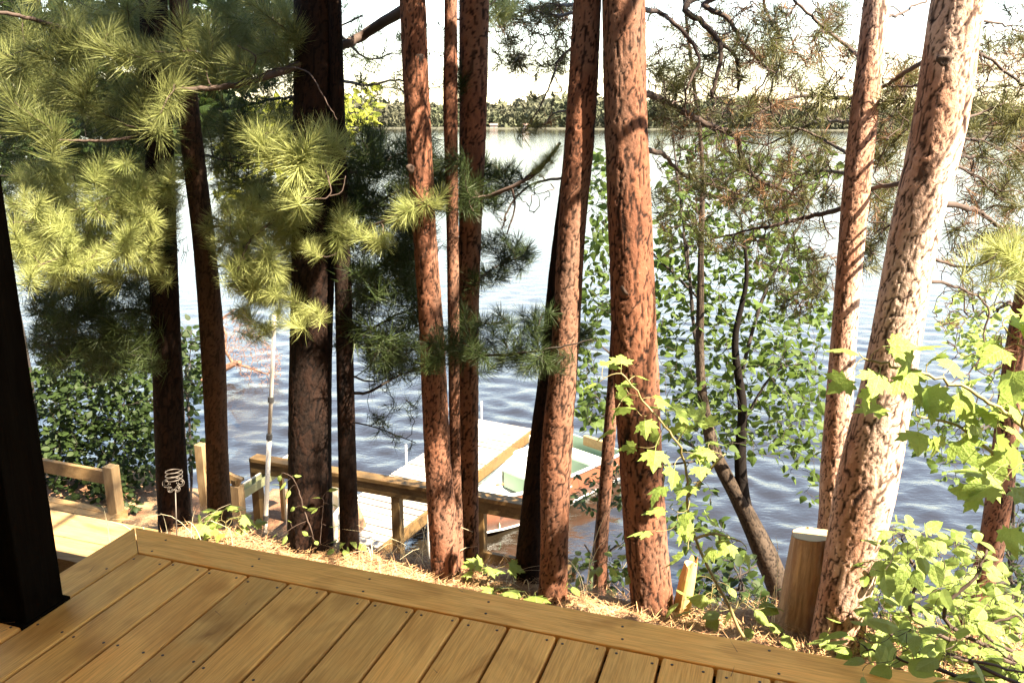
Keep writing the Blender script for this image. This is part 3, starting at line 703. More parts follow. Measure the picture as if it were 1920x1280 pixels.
tree('t9', 'pine_tree', 'thin young pine trunk with dark knots, between the rowboat and the thick cracked pine', [(1078, 1113, 1138), (1000, 1117, 1141), (860, 1127, 1151), (700, 1140, 1162), (500, 1150, 1170), (0, 1165, 1182)], M['bark'], seed=10, plate=.02, deep=.003)
tree('t10', 'pine_tree', 'thick deeply cracked red pine trunk with maple leaves before it', [(1142, 1184, 1263), (1000, 1170, 1250), (860, 1161, 1241), (700, 1150, 1235), (430, 1140, 1222), (200, 1133, 1213), (0, 1129, 1210)], M['bark'], seed=11, plate=.030, deep=.0075, tall=4.6)
tree('t12', 'pine_tree', 'thickest pine trunk, flaky and pale in the sun, leaning beside the cut stump', [(1212, 1520, 1614), (1100, 1540, 1632), (900, 1572, 1680), (700, 1622, 1714), (430, 1672, 1760), (240, 1712, 1808), (0, 1750, 1845)], M['bark_pale_sunlit'], seed=12, plate=.030, deep=.0055, tall=3.6)
b12 = TREES['t12']['base']
tree('t11', 'pine_tree', 'slim smooth red pine trunk rising behind the cut stump', [(1090, 1512, 1568), (985, 1534, 1582), (860, 1541, 1591), (560, 1565, 1611), (300, 1586, 1636), (0, 1620, 1668)], M['bark_pale_sunlit'], seed=13, plate=.026, deep=.004, base_p=at_y(1540, 1090, b12[1]+.62))
tree('t13', 'pine_tree', 'leaning red brown pine trunk rising out of the leafy shrub by the water', [(1215, 1775, 1822), (1060, 1828, 1872), (900, 1855, 1900), (700, 1880, 1916), (560, 1903, 1938), (300, 1950, 1985)], M['bark'], seed=14, base_p=at_y(1798, 1212, b12[1]+1.2), plate=.026, deep=.004)
for k, t in TREES.items(): t['root']['group'] = G

# knots on three trunks
def knot(key, px, py, r):
    c = trunk_px(key, px, py); p = at_y(px, py, TREES[key]['Y']); v = CAM-p; v /= np.linalg.norm(v)
    D = TREES[key]['D']; rad = np.interp(p[2], D[:, 2], D[:, 3])
    q = p+v*(rad*.9); a = TREES[key]['base']
    x = np.cross(v, EZ); x /= np.linalg.norm(x); y = np.cross(x, v); V = []; Fc = []
    for i, (rr_, h) in enumerate(((1.6, -.5), (1.15, .05), (.75, .16), (.35, .02))):
        for j in range(12):
            t = j/12*6.283; V.append(q+(x*math.cos(t)*1.05+y*math.sin(t))*r*rr_*(1+.12*math.sin(3*t))+v*r*h)
    for i in range(3):
        for j in range(12): Fc.append([i*12+j, i*12+(j+1) % 12, i*12+12+(j+1) % 12, i*12+12+j])
    Fc.append([36+j for j in range(12)])
    mk('knot', V, Fc, M['twig'], TREES[key]['root'], True, a)
knot('t2', 396, 690, .016); knot('t2', 404, 752, .011); knot('t10', 1178, 541, .018); knot('t12', 1771, 114, .014); knot('t9', 1141, 863, .012); knot('t5', 771, 316, .011); knot('t5', 785, 108, .011)

# cut stump, split stub
def build_stump():
    b = at_g(1497, 1172); Y = b[1]
    tc = at_y(1528, 1003, Y); rb_ = 40*depth(b)/F; rt = 40*depth(tc)/F
    root = empty('tree_stump', b, 'tall barkless stump with a fresh pale cut top, beside the thickest pine', 'stump')
    n, k = 60, 56; V = []; g = np.random.default_rng(4); ax = tc-b
    th = np.arange(k)/k*6.283
    for i in range(n):
        t = -.12+1.12*i/(n-1); c = ax*t; r = rb_+(rt-rb_)*max(t, 0)+.022*math.exp(-max(t, 0)/.10)
        rr_ = r*(1+.025*np.sin(th*3+1)+.02*np.sin(th*7+t*3)+.010*np.sin(th*15+t*9)); crk = np.exp(-((th-(4.75+.06*math.sin(t*9)))/.03)**2); rr_ = rr_-crk*.012*(.25 < t < .95)
        V += [c+np.array([math.cos(a)*q, math.sin(a)*q, 0]) for a, q in zip(th, rr_)]
    Fc = [[i*k+j, i*k+(j+1) % k, (i+1)*k+(j+1) % k, (i+1)*k+j] for i in range(n-1) for j in range(k)]
    V = np.array(V)
    tilt = np.array([.10, -.22, 0]); top = V[-k:]; V[-k:, 2] += (top-ax)@tilt
    mk('stump_side', V, Fc, M['stumpw'], root, True)
    T = np.vstack([V[-k:]*1.0, ax[None]]); T[:k] = ax+(T[:k]-ax)*1.003; T[:, 2] += .002
    me = new_mesh('cut_face', T-ax, [[j, (j+1) % k, k] for j in range(k)], M['cut']); link('cut_face', me, root, ax)
build_stump()
def build_stub():
    b = at_g(1278, 1148); root = empty('split_stub', b, 'short orange splintered stub leaning at the foot of the thick cracked pine', 'stump')
    g = np.random.default_rng(8); k = 18; V = []; rows = [(-.15, .038), (0, .035), (.08, .032), (.15, .030), (.19, .024)]
    ln = np.array([.06, .02, 0])
    for i, (z, r) in enumerate(rows):
        for j in range(k):
            a = j/k*6.283; zz = z+(.05*g.random() if i == len(rows)-1 else 0)
            V.append(np.array([math.cos(a)*r*(1+.12*math.sin(3*a)), math.sin(a)*r, zz])+ln*zz*2)
    Fc = [[i*k+j, i*k+(j+1) % k, (i+1)*k+(j+1) % k, (i+1)*k+j] for i in range(len(rows)-1) for j in range(k)]+[[(len(rows)-1)*k+j for j in range(k)]]
    mk('wood', V, Fc, M['split'], root)
build_stub()

# ================================================================== foliage helpers
def tuft_geo(n, L, w, seed, spread=1.0, two=True):
    """needles round a shoot tip along +Z; ribbons bent once"""
    g = np.random.default_rng(seed); V, Fc = [], []
    for i in range(n):
        u = g.random(); z0 = -1.0*L*u; po = math.radians(12+ (68*u**.55+g.normal(0, 11))*spread); az = g.uniform(0, 6.283)
        d = np.array([math.sin(po)*math.cos(az), math.sin(po)*math.sin(az), math.cos(po)]); l = L*g.uniform(.75, 1.05)
        sd = np.cross(d, g.normal(size=3)); sd /= np.linalg.norm(sd)
        b = np.array([0, 0, z0]); m_ = b+d*l*.55; t = b+d*l+np.array([0, 0, -1.])*l*.0+g.normal(size=3)*l*.05
        k = len(V)
        if two: V += [b-sd*w*.5, b+sd*w*.5, m_+sd*w*.5, m_-sd*w*.5, t]; Fc += [[k, k+1, k+2, k+3], [k+3, k+2, k+4]]
        else: V += [b-sd*w*.5, b+sd*w*.5, t]; Fc += [[k, k+1, k+2]]
    return np.array(V), Fc
TUFT = {}
def tuft_set(key, mat, n, L, w, count=5, seed=100):
    TUFT[key] = [new_mesh('needle_tuft', *tuft_geo(n, L, w, seed+i), mat) for i in range(count)]
tuft_set('near', M['needle'], 230, .100, .0015)
tuft_set('near_green', M['needle_green'], 210, .100, .0015, 5, 120)
tuft_set('near_dark', M['needle_dark'], 150, .085, .0016, 4, 140)
tuft_set('olive', M['needle_olive'], 70, .085, .0022, 4, 160)
tuft_set('dead', M['needle_dead'], 40, .08, .0020, 3, 180)
def scatter(geo_list, P, A, scl, rs):
    """many copies of small shapes joined into vertex/face arrays"""
    VV, FF, n = [], [], 0
    for p, a, s in zip(P, A, scl):
        V, Fc = geo_list[rs.integers(len(geo_list))]; m_ = np.array(rq(a, rs.uniform(0, 6.28)).to_matrix())
        VV.append((V*s)@m_.T+p); FF.append(Fc+n); n += len(V)
    return np.concatenate(VV), np.concatenate(FF)
def tri(Fc): return np.array([f for q in Fc for f in ([q] if len(q) == 3 else [[q[0], q[1], q[2]], [q[0], q[2], q[3]]])])
def tri_tufts(n, L, w, seed, c=4, spread=1.0): return [(lambda r: (r[0], tri(r[1])))(tuft_geo(n, L, w, seed+i, spread, False)) for i in range(c)]
LOWT = tri_tufts(34, .12, .0065, 300)
MIDT = tri_tufts(42, .10, .0030, 320)

def grow(mains, targets, seed, r_tip=.0018, r_main=.010, wig=.12, sag=.0, k=5, steps=5, shoot=.55):
    """mains: list of (points, r0, r1); every target is joined to the nearest part of what has grown so far"""
    g = np.random.default_rng(seed); mb = MB(); NP, NR, ND = [], [], []
    for P, r0, r1 in mains:
        P = np.asarray(P, float); S = smooth_path(P, max(8, len(P)*6)); L = np.linalg.norm(S[-1]-S[0])
        S[1:-1] += g.normal(size=(len(S)-2, 3))*L*.0025
        R = np.linspace(r0, r1, len(S)); mb.tube(S, R, 8)
        T = np.gradient(S, axis=0); T /= np.linalg.norm(T, axis=1)[:, None]
        NP += list(S); NR += list(R); ND += list(T)
    tips = []
    T_ = np.asarray(targets, float)
    if len(T_) == 0: return mb, tips
    base = np.array(NP); order = np.argsort([np.min(np.linalg.norm(base-t, axis=1)) for t in T_])
    for i in order:
        t = T_[i]; A = np.array(NP); d = np.linalg.norm(A-t, axis=1); j = int(np.argmin(d+.0*np.array(NR)))
        p, r, tg = A[j], NR[j], ND[j]; L = d[j]
        if L < 1e-3: continue
        c = p+tg*L*.35+(t-p)*.25+g.normal(size=3)*L*wig-EZ*sag*L
        u = np.linspace(0, 1, steps)[:, None]; S = p*(1-u)**2+2*c*u*(1-u)+t*u*u
        if wig > .05: S[1:-1] += g.normal(size=(steps-2, 3))*L*wig*.25
        rr_ = np.linspace(min(r*.7, r_tip+L*.010), r_tip, steps); mb.tube(S, rr_, k if rr_[0] > .004 else 4, False)
        T = np.gradient(S, axis=0); T /= np.linalg.norm(T, axis=1)[:, None]+1e-9
        NP += list(S[1:]); NR += list(rr_[1:]); ND += list(T[1:]); tips.append((t, T[-1]))
    return mb, tips
def inpoly(P, x, y):
    c = False; j = len(P)-1
    for i in range(len(P)):
        if (P[i][1] > y) != (P[j][1] > y) and x < (P[j][0]-P[i][0])*(y-P[i][1])/(P[j][1]-P[i][1])+P[i][0]: c = not c
        j = i
    return c
def sample(poly, n, d0, d1, seed, gap=0):
    """n points inside a picture polygon, spread over a range of distances"""
    g = np.random.default_rng(seed); xs = [p[0] for p in poly]; ys = [p[1] for p in poly]; out = []; px = []
    tries = 0
    while len(out) < n and tries < n*60:
        tries += 1; x, y = g.uniform(min(xs), max(xs)), g.uniform(min(ys), max(ys))
        if not inpoly(poly, x, y): continue
        if gap and any((x-a)**2+(y-b)**2 < gap*gap for a, b in px): continue
        px.append((x, y)); out.append(at_d(x, y, g.uniform(d0, d1)))
    return out
def line(pts): return [at_d(x, y, d) for x, y, d in pts]

def needle_branch(key, mains, targets, seed, tset='near', up=.35, scale=(.85, 1.15), twig='twig', wig=.10, extra=1, stuff=False, geo=None, nm=None):
    """a branch of a tree with its twigs; tufts sit at the twig tips as pieces of their own or, when tiny, as one part"""
    T = TREES[key]; root, b = T['root'], T['base']; g = np.random.default_rng(seed+1)
    mb, tips = grow(mains, targets, seed, wig=wig)
    br = mb.build('branch', M[twig], root, b, smooth=True)
    P, A, S = [], [], []
    for (p, d) in tips:
        for e in range(extra):
            a = d*.8+EZ*up+g.normal(size=3)*(.25+.5*(e > 0)); a /= np.linalg.norm(a)
            P.append(p+(g.normal(size=3)*.03 if e else 0)); A.append(a); S.append(g.uniform(*scale)*(1 if e == 0 else .85))
    if not stuff:
        ms = TUFT[tset]
        for p, a, s in zip(P, A, S): link('needle_tuft', ms[g.integers(len(ms))], br, p-b, rq(a, g.uniform(0, 6.28)), s)
    elif P:
        V, Fc = scatter(geo or MIDT, P, A, S, g); tag(mk('needles', V, Fc, M[nm or 'needle'], br, False, b), kind='stuff')
    return br
LIT = [at_g(*p) for p in ((420, 1010), (480, 1018), (560, 1030), (620, 1040), (700, 1062), (930, 1100), (1300, 1160), (1400, 1185), (1450, 1190), (1120, 1130))] + [at_z(x, y, PZ) for x, y in ((150, 1020), (220, 1005), (60, 1050), (10, 1080))]
LIT += [at_d(*p) for p in ((100, 430, 3.1), (200, 470, 3.1), (280, 440, 3.2), (60, 230, 2.95), (500, 265, 2.9), (580, 300, 2.9), (450, 430, 3.1), (700, 440, 3.1), (800, 375, 3.0), (550, 580, 3.2), (1700, 690, 2.35), (1620, 670, 2.35), (1820, 730, 2.35), (1180, 730, 2.5), (1290, 850, 2.5), (1320, 1000, 2.5), (1700, 1060, 2.6), (1800, 1100, 2.5), (1880, 1200, 2.4), (1525, 1003, 2.9), (1520, 1150, 2.9), (950, 640, 3.0))]
LIT += [at_y(x, y, TREES[k]['Y']-.06) for k, x, y in (('t12', 1720, 500), ('t12', 1780, 200), ('t12', 1650, 900), ('t12', 1690, 700), ('t12', 1620, 1100), ('t11', 1590, 500), ('t11', 1570, 820), ('t11', 1640, 60), ('t8', 1060, 480), ('t8', 1062, 700), ('t8', 1050, 900), ('t5', 800, 500), ('t5', 820, 920), ('t10', 1200, 300), ('t10', 1215, 650))]
DARK = [at_y(x, y, TREES[k]['Y']-.06) for k, x, y in (('t3', 590, 120), ('t3', 590, 640), ('t3', 585, 740), ('t3', 585, 840), ('t3', 585, 950), ('t4', 648, 660), ('t4', 650, 760), ('t4', 652, 860), ('t4', 655, 960), ('t1', 310, 600), ('t1', 316, 720), ('t1', 322, 840), ('t1', 328, 940), ('t2', 395, 600), ('t2', 402, 780), ('t2', 408, 900), ('t10', 1185, 480), ('t10', 1190, 780), ('t10', 1200, 880), ('t10', 1205, 980), ('t10', 1212, 1080),
        ('t7', 878, 660), ('t7', 877, 780), ('t7', 878, 900), ('t7', 880, 1000), ('t5', 780, 250), ('t5', 800, 680), ('t5', 815, 800), ('t5', 830, 1020), ('t8b', 1000, 850), ('t8b', 985, 980), ('t7', 885, 250), ('t8', 1030, 1050), ('t13', 1870, 950))] + [at_d(*p) for p in ((300, 60, 3.2), (200, 40, 3.2), (420, 60, 3.3), (330, 905, 4.2), (323, 890, 4.2), (520, 870, 8.2), (600, 880, 8.0), (700, 900, 8.0), (745, 960, 7.9), (480, 900, 8.3), (120, 620, 4.5), (220, 620, 4.5), (720, 420, 4.1), (720, 560, 4.1), (740, 320, 4.1), (540, 1000, 4.2), (150, 960, 4.6), (120, 880, 4.8))]
def blocks(q, r=.30):
    for L in LIT:
        d = q-L; t = d@SUND
        if t > 0 and np.linalg.norm(d-SUND*t) < r: return True
    return False
def seen(q):
    d = q-CAM; z = d@CF
    return z > .1 and abs(d@CR)/z < 1.06*960/F and -1.1*640/F < (d@CU)/z < 1.07*640/F
def crown(key, seed, z0, z1, rad, nl, per, mat='needle_dark', shade=()):
    """the crown above the picture: limbs with needle clumps, plus added boughs that shade chosen points"""
    T = TREES[key]; b = T['base']; g = np.random.default_rng(seed); mb = MB(); P, A, S = [], [], []
    def clump(q, n, w=1.0):
        for _ in range(n):
            p = q+g.normal(size=3)*np.array([.17, .17, .08])*w; P.append(p); A.append(EZ*.8+g.normal(size=3)*.6); S.append(g.uniform(.9, 1.5))
    for i in range(nl):
        z = z0+(z1-z0)*(i+g.random())/nl; c = trunk_at(key, z); a = g.uniform(0, 6.283); L = rad*(1-.55*(z-z0)/(z1-z0+.01))*g.uniform(.7, 1.1)
        e = c+np.array([math.cos(a)*L, math.sin(a)*L, g.uniform(-.1, .35)*L]); m_ = (c+e)/2+EZ*L*.12
        MB().tube(smooth_path([c, m_, e], 8), np.linspace(.030, .008, 8), 5, False).build('limb', M['twig'], T['root'], b, smooth=True)
        for t in (.55, .8, 1.0):
            q = c+(e-c)*t+EZ*L*.12*4*t*(1-t)*.5+g.normal(size=3)*.12
            if not blocks(q, .36) and not seen(q): clump(q, per//3)  # clumps left out where they would shade LIT points
    for q in shade:  # added boughs, hung in the sun's path to shade DARK points
        c = trunk_at(key, q[2]-.25); MB().tube(smooth_path([c, (c+q)/2+EZ*.1, q], 8), np.linspace(.026, .007, 8), 5, False).build('limb', M['twig'], T['root'], b, smooth=True); clump(q, 22, .6)
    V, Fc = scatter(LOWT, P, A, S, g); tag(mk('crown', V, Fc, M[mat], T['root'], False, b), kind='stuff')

# ------------------------------------------------------------------ near white pine sprays on the shaded side
def D_(key): return depth(TREES[key]['base'])
d1, d2_, d3, d4, d5, d7, d8, d12 = [D_(k) for k in ('t1', 't2', 't3', 't4', 't5', 't7', 't8', 't12')]
def tp(key, px, py): return trunk_px(key, px, py)
# the big limb of the leaning red pine, reaching over to the others
needle_branch('t5', [([tp('t5', 772, 10)]+line([(690, 60, 3.2), (640, 88, 3.15), (560, 122, 3.1), (470, 153, 3.0), (400, 165, 2.95), (320, 168, 2.9)]), .021, .007),
                     (line([(470, 153, 3.0), (520, 128, 2.9), (575, 135, 2.8), (612, 190, 2.75), (632, 225, 2.75)]), .003, .0015),
                     (line([(450, 156, 3.0), (480, 110, 2.9), (445, 85, 2.9)]), .0035, .0015), (line([(560, 122, 3.1), (600, 70, 3.2), (680, 30, 3.3)]), .006, .003)],
              sample([(60, 0), (540, 0), (560, 90), (420, 145), (300, 140), (120, 60)], 75, 2.9, 3.8, 21, 20)+[at_d(330, 160, 2.8), at_d(300, 215, 2.7), at_d(230, 95, 2.9), at_d(440, 120, 2.9)], 31, 'near_green')
needle_branch('t1', [([tp('t1', 300, 250)]+line([(330, 200, 3.6), (300, 225, 3.3), (250, 256, 3.1), (180, 264, 3.05), (100, 262, 3.0)]), .010, .004),
                     ([tp('t1', 290, 120)]+line([(240, 108, 3.6), (150, 66, 3.2), (60, 36, 3.0), (-20, 20, 2.9)]), .013, .006)],
              [at_d(66, 222, 2.95), at_d(150, 168, 3.05), at_d(296, 232, 3.0), at_d(25, 190, 2.95), at_d(100, 250, 3.0), at_d(60, 95, 3.1)]
              + sample([(-20, 20), (250, 60), (320, 190), (180, 220), (-20, 180)], 34, 3.0, 3.7, 22, 26), 32, 'near_green', scale=(.95, 1.3))
needle_branch('t1', [([tp('t1', 300, 330)]+line([(270, 345, 3.7), (180, 380, 3.3), (100, 405, 3.2), (20, 420, 3.15)]), .007, .003),
                     ([tp('t1', 305, 420)]+line([(260, 420, 3.5), (200, 450, 3.3), (120, 480, 3.2), (70, 500, 3.15)]), .006, .003)],
              sample([(20, 320), (150, 300), (330, 300), (330, 380), (310, 470), (300, 520), (210, 520), (130, 545), (60, 520), (20, 480)], 170, 3.0, 3.8, 23, 11), 33, scale=(.6, .95), extra=1)
needle_branch('t3', [([tp('t3', 590, 215)]+line([(570, 240, 3.3), (530, 275, 3.0), (500, 265, 2.95)]), .007, .003),
                     (line([(570, 240, 3.3), (610, 320, 2.9), (617, 368, 2.85), (560, 372, 2.85)]), .003, .0014), (line([(617, 368, 2.85), (640, 360, 2.85), (648, 330, 2.85)]), .0022, .0012)],
              [at_d(490, 262, 2.85), at_d(520, 250, 2.85), at_d(545, 285, 2.85), at_d(585, 260, 2.85), at_d(575, 300, 2.9), at_d(505, 290, 2.9), at_d(470, 250, 2.9), at_d(610, 250, 3.0), at_d(555, 325, 2.85), at_d(545, 365, 2.9), at_d(625, 275, 3.0)], 34, scale=(1.0, 1.25))
needle_branch('t3', [([tp('t3', 585, 350)]+line([(560, 380, 3.5), (520, 410, 3.2), (470, 450, 3.1), (440, 520, 3.1)]), .009, .004),
                     ([tp('t3', 600, 470)]+line([(640, 468, 3.5), (690, 430, 3.2), (760, 395, 3.05), (812, 372, 3.0)]), .007, .003)],
              [at_d(830, 362, 3.0), at_d(800, 385, 3.0), at_d(760, 390, 3.0), at_d(745, 412, 3.0), at_d(700, 445, 3.05), at_d(662, 425, 3.05), at_d(715, 460, 3.1), at_d(640, 410, 3.1), at_d(760, 360, 3.1)]
              + sample([(420, 380), (480, 350), (560, 380), (650, 390), (640, 470), (560, 490), (520, 560), (450, 540), (400, 480), (380, 430)], 100, 3.0, 3.7, 24, 12), 35, scale=(.55, .9))
needle_branch('t2', [([tp('t2', 380, 500)]+line([(430, 500, 3.9), (480, 520, 3.5), (540, 560, 3.3), (590, 585, 3.2)]), .007, .003)],
              [at_d(595, 582, 3.15), at_d(570, 600, 3.2), at_d(520, 590, 3.2), at_d(545, 560, 3.2), at_d(490, 560, 3.3), at_d(465, 590, 3.3), at_d(500, 620, 3.4)]
              + sample([(430, 500), (560, 520), (600, 570), (560, 610), (470, 640), (430, 600)], 30, 3.2, 3.8, 25, 12), 36, scale=(.55, .85))
needle_branch('t2', [([tp('t2', 360, 300)]+line([(380, 290, 3.8), (420, 300, 3.6), (470, 310, 3.5)]), .006, .003)],
              sample([(330, 240), (450, 200), (560, 190), (560, 380), (400, 360), (330, 330)], 60, 3.5, 4.3, 26, 14), 37, 'near_green', scale=(.6, .95))
# sprays hanging before the middle trunks
needle_branch('t7', [([tp('t7', 880, 660)]+line([(920, 665, 3.1), (980, 662, 3.0), (1050, 650, 2.95), (1110, 636, 2.9)]), .006, .002),
                     ([tp('t7', 880, 540)]+line([(930, 500, 3.4), (980, 480, 3.4)]), .005, .002)],
              sample([(850, 590), (900, 575), (1000, 580), (1060, 585), (1100, 620), (1060, 680), (1000, 690), (900, 690), (860, 670), (800, 700), (790, 620)], 62, 2.9, 3.3, 27, 12)
              + sample([(820, 470), (900, 440), (960, 430), (1010, 480), (960, 520), (880, 540)], 30, 3.2, 3.7, 28, 13), 38, 'near_dark', scale=(.7, .95), twig='twig_dark')
needle_branch('t7', [([tp('t7', 880, 330)]+line([(900, 370, 3.1), (960, 350, 3.0), (1010, 320, 3.0), (1050, 268, 3.05)]), .010, .005), (line([(960, 350, 3.0), (965, 390, 3.0), (950, 440, 3.0)]), .004, .0025),
                     ([tp('t7', 880, 170)]+line([(860, 165, 3.15)]), .003, .002)],
              sample([(800, 300), (870, 290), (960, 300), (985, 340), (960, 380), (880, 400), (800, 390)], 48, 3.0, 3.4, 29, 13)+sample([(850, 110), (905, 100), (900, 200), (855, 200)], 10, 3.05, 3.2, 30, 12), 39, 'near_dark', scale=(.7, 1.0))
needle_branch('t7', [(line([(985, 335, 3.0), (1030, 295, 3.0), (1048, 272, 3.02)]), .006, .004)], [at_d(1000+i*9, 322-i*9, 2.98) for i in range(6)], 40, 'near', scale=(.35, .5), up=.9)
needle_branch('t6', [([tp('t6', 845, 40)]+line([(870, 34, 3.2), (905, 20, 3.2), (940, -10, 3.3)]), .004, .003)], [at_d(905, 55, 3.2), at_d(890, 8, 3.2), at_d(925, 5, 3.3), at_d(940, 30, 3.3), at_d(870, -5, 3.3), at_d(960, 15, 3.5)], 41, 'near', scale=(.8, 1))
# dark young pine between the black trunks and the red ones
dark_poly = [(650, 240), (700, 230), (760, 260), (800, 260), (830, 330), (800, 420), (790, 560), (800, 690), (700, 700), (655, 640), (640, 480), (640, 330)]
mains = [([tp('t4', 650, y)]+line([(690, y-20+dy_, d4-.15), (745, y-50+dy_, d4-.1), (800, y-70+dy_, d4)]), .008, .003) for y, dy_ in ((320, 20), (420, -10), (520, 10), (640, 0), (735, 20))]
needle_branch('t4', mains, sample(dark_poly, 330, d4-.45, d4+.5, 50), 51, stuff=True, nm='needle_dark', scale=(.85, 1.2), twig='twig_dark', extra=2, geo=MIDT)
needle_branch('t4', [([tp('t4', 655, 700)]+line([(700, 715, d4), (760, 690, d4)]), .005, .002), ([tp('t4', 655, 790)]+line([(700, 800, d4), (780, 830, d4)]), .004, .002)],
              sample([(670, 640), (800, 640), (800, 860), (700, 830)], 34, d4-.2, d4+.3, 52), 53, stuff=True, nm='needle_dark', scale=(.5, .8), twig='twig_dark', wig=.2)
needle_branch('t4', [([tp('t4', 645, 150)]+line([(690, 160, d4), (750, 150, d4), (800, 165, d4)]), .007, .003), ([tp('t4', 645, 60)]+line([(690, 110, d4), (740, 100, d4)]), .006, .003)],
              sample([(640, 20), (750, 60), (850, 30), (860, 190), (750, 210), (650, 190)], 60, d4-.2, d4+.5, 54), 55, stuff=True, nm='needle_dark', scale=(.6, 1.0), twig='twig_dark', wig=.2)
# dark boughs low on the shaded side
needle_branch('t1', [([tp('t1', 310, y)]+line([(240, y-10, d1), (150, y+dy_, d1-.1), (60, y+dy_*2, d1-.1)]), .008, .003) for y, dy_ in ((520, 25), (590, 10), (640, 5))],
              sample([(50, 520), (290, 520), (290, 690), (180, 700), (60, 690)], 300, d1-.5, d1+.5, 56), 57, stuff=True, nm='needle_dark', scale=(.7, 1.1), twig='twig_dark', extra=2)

needle_branch('t1', [([tp('t1', 300, y)]+line([(220, y, d1-.2), (120, y+10, d1-.2), (30, y+15, d1-.2)]), .008, .003) for y in (90, 200, 330, 440)],  # dark needle layer added behind the sprays to blacken their gaps
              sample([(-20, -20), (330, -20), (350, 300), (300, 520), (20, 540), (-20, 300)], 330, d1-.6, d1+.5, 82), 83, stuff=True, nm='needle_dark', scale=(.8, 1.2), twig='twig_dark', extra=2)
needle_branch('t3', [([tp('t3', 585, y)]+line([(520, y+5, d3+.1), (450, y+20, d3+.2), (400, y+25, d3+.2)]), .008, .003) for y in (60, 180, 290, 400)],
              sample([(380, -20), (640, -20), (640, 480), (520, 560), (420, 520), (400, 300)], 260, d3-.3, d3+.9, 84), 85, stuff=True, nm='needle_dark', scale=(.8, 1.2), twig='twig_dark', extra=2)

# ------------------------------------------------------------------ bare twiggy limbs of the red pines in the sun
def dead(key, mains, targets, seed, tufts=.3, tset='olive', wig=.22):
    T = TREES[key]; b = T['base']; g = np.random.default_rng(seed); mb, tips = grow(mains, targets, seed, wig=wig, r_tip=.0024)
    br = mb.build('branch', M['twig'], T['root'], b, smooth=True)
    for p, d in tips:
        if g.random() > tufts: continue
        ks = 'dead' if g.random() < .3 else tset; ms = TUFT[ks]; a = d*.9+EZ*.25+g.normal(size=3)*.2
        link('needle_tuft', ms[g.integers(len(ms))], br, p-b, rq(a, g.uniform(0, 6.28)), g.uniform(.7, 1.15))
    return br
def sp(poly, n, d0, d1, seed): return sample(poly, n, d0, d1, seed)
d10 = D_('t10'); d11 = D_('t11'); d13 = D_('t13')
dead('t10', [([tp('t10', 1190, 20)]+line([(1230, 22, d10), (1265, 45, d10-.1), (1300, 85, d10-.1), (1310, 120, d10-.1), (1288, 165, d10-.1), (1284, 210, d10)]), .011, .003),
             ([tp('t10', 1190, 170)]+line([(1225, 180, d10+.1), (1290, 215, d10+.3), (1340, 238, d10+.5), (1384, 252, d10+.6)]), .016, .012),
             (line([(1384, 252, d10+.6), (1391, 296, d10+.7), (1421, 336, d10+.8), (1468, 356, d10+.9), (1512, 373, d10+1)]), .013, .006),
             ([tp('t10', 1200, 275)]+line([(1240, 290, d10+.2), (1290, 330, d10+.5), (1400, 370, d10+.8)]), .013, .005)],
     sp([(1215, 60), (1300, 100), (1320, 230), (1215, 230)], 80, d10-.1, d10+.4, 61)+sp([(1220, 190), (1500, 250), (1520, 420), (1300, 350)], 150, d10+.2, d10+1.1, 62), 63, .35)
dead('t11', [([trunk_at('t11', 2.6)]+line([(1500, -60, d11), (1293, 0, d11-.3), (1324, 50, d11-.3), (1350, 81, d11-.3), (1347, 128, d11-.3), (1335, 181, d11-.3)]), .017, .007),
             (line([(1350, 81, d11-.3), (1375, 100, d11-.3), (1384, 130, d11-.25), (1384, 170, d11-.2)]), .009, .005),
             ([trunk_at('t11', 2.5)]+line([(1560, -50, d11), (1330, 0, d11-.1), (1367, 37, d11-.1), (1384, 67, d11-.1), (1414, 104, d11-.05), (1441, 131, d11)]), .014, .006),
             ([tp('t11', 1606, 125)]+line([(1589, 87, d11-.1), (1565, 70, d11-.1), (1528, 37, d11-.1), (1488, 0, d11-.1)]), .009, .006),
             ([tp('t11', 1596, 185)]+line([(1549, 183, d11-.1), (1498, 181, d11-.2), (1455, 195, d11-.2), (1420, 215, d11-.2)]), .009, .003)],
     sp([(1270, 20), (1600, 0), (1600, 240), (1420, 240), (1290, 200)], 340, d11-.5, d11+.4, 64), 65, .30)
dead('t11', [([tp('t11', 1572, 386)]+line([(1515, 406, d11-.1), (1448, 423, d11-.1), (1398, 432, d11), (1330, 450, d11+.2)]), .012, .003), ([tp('t11', 1580, 300)]+line([(1540, 260, d11), (1490, 240, d11), (1440, 250, d11)]), .008, .003)],
     sp([(1220, 330), (1400, 330), (1570, 230), (1570, 560), (1480, 600), (1400, 480), (1250, 480)], 330, d11-.2, d11+.9, 66), 67, .22)
dead('t12', [([tp('t12', 1738, 94)]+line([(1693, 138, d12), (1666, 158, d12+.1), (1640, 166, d12+.2)]), .009, .006), ([tp('t12', 1690, 338)]+line([(1640, 352, d12+.2), (1600, 372, d12+.3)]), .010, .007),
             ([tp('t12', 1720, 160)]+line([(1690, 162, d12+.1), (1660, 158, d12+.1)]), .005, .003)],
     sp([(1650, 100), (1730, 120), (1700, 260), (1640, 280)], 70, d12, d12+.6, 68)+sp([(1620, 240), (1700, 260), (1660, 460), (1610, 560)], 80, d12+.2, d12+.9, 69), 70, .5)
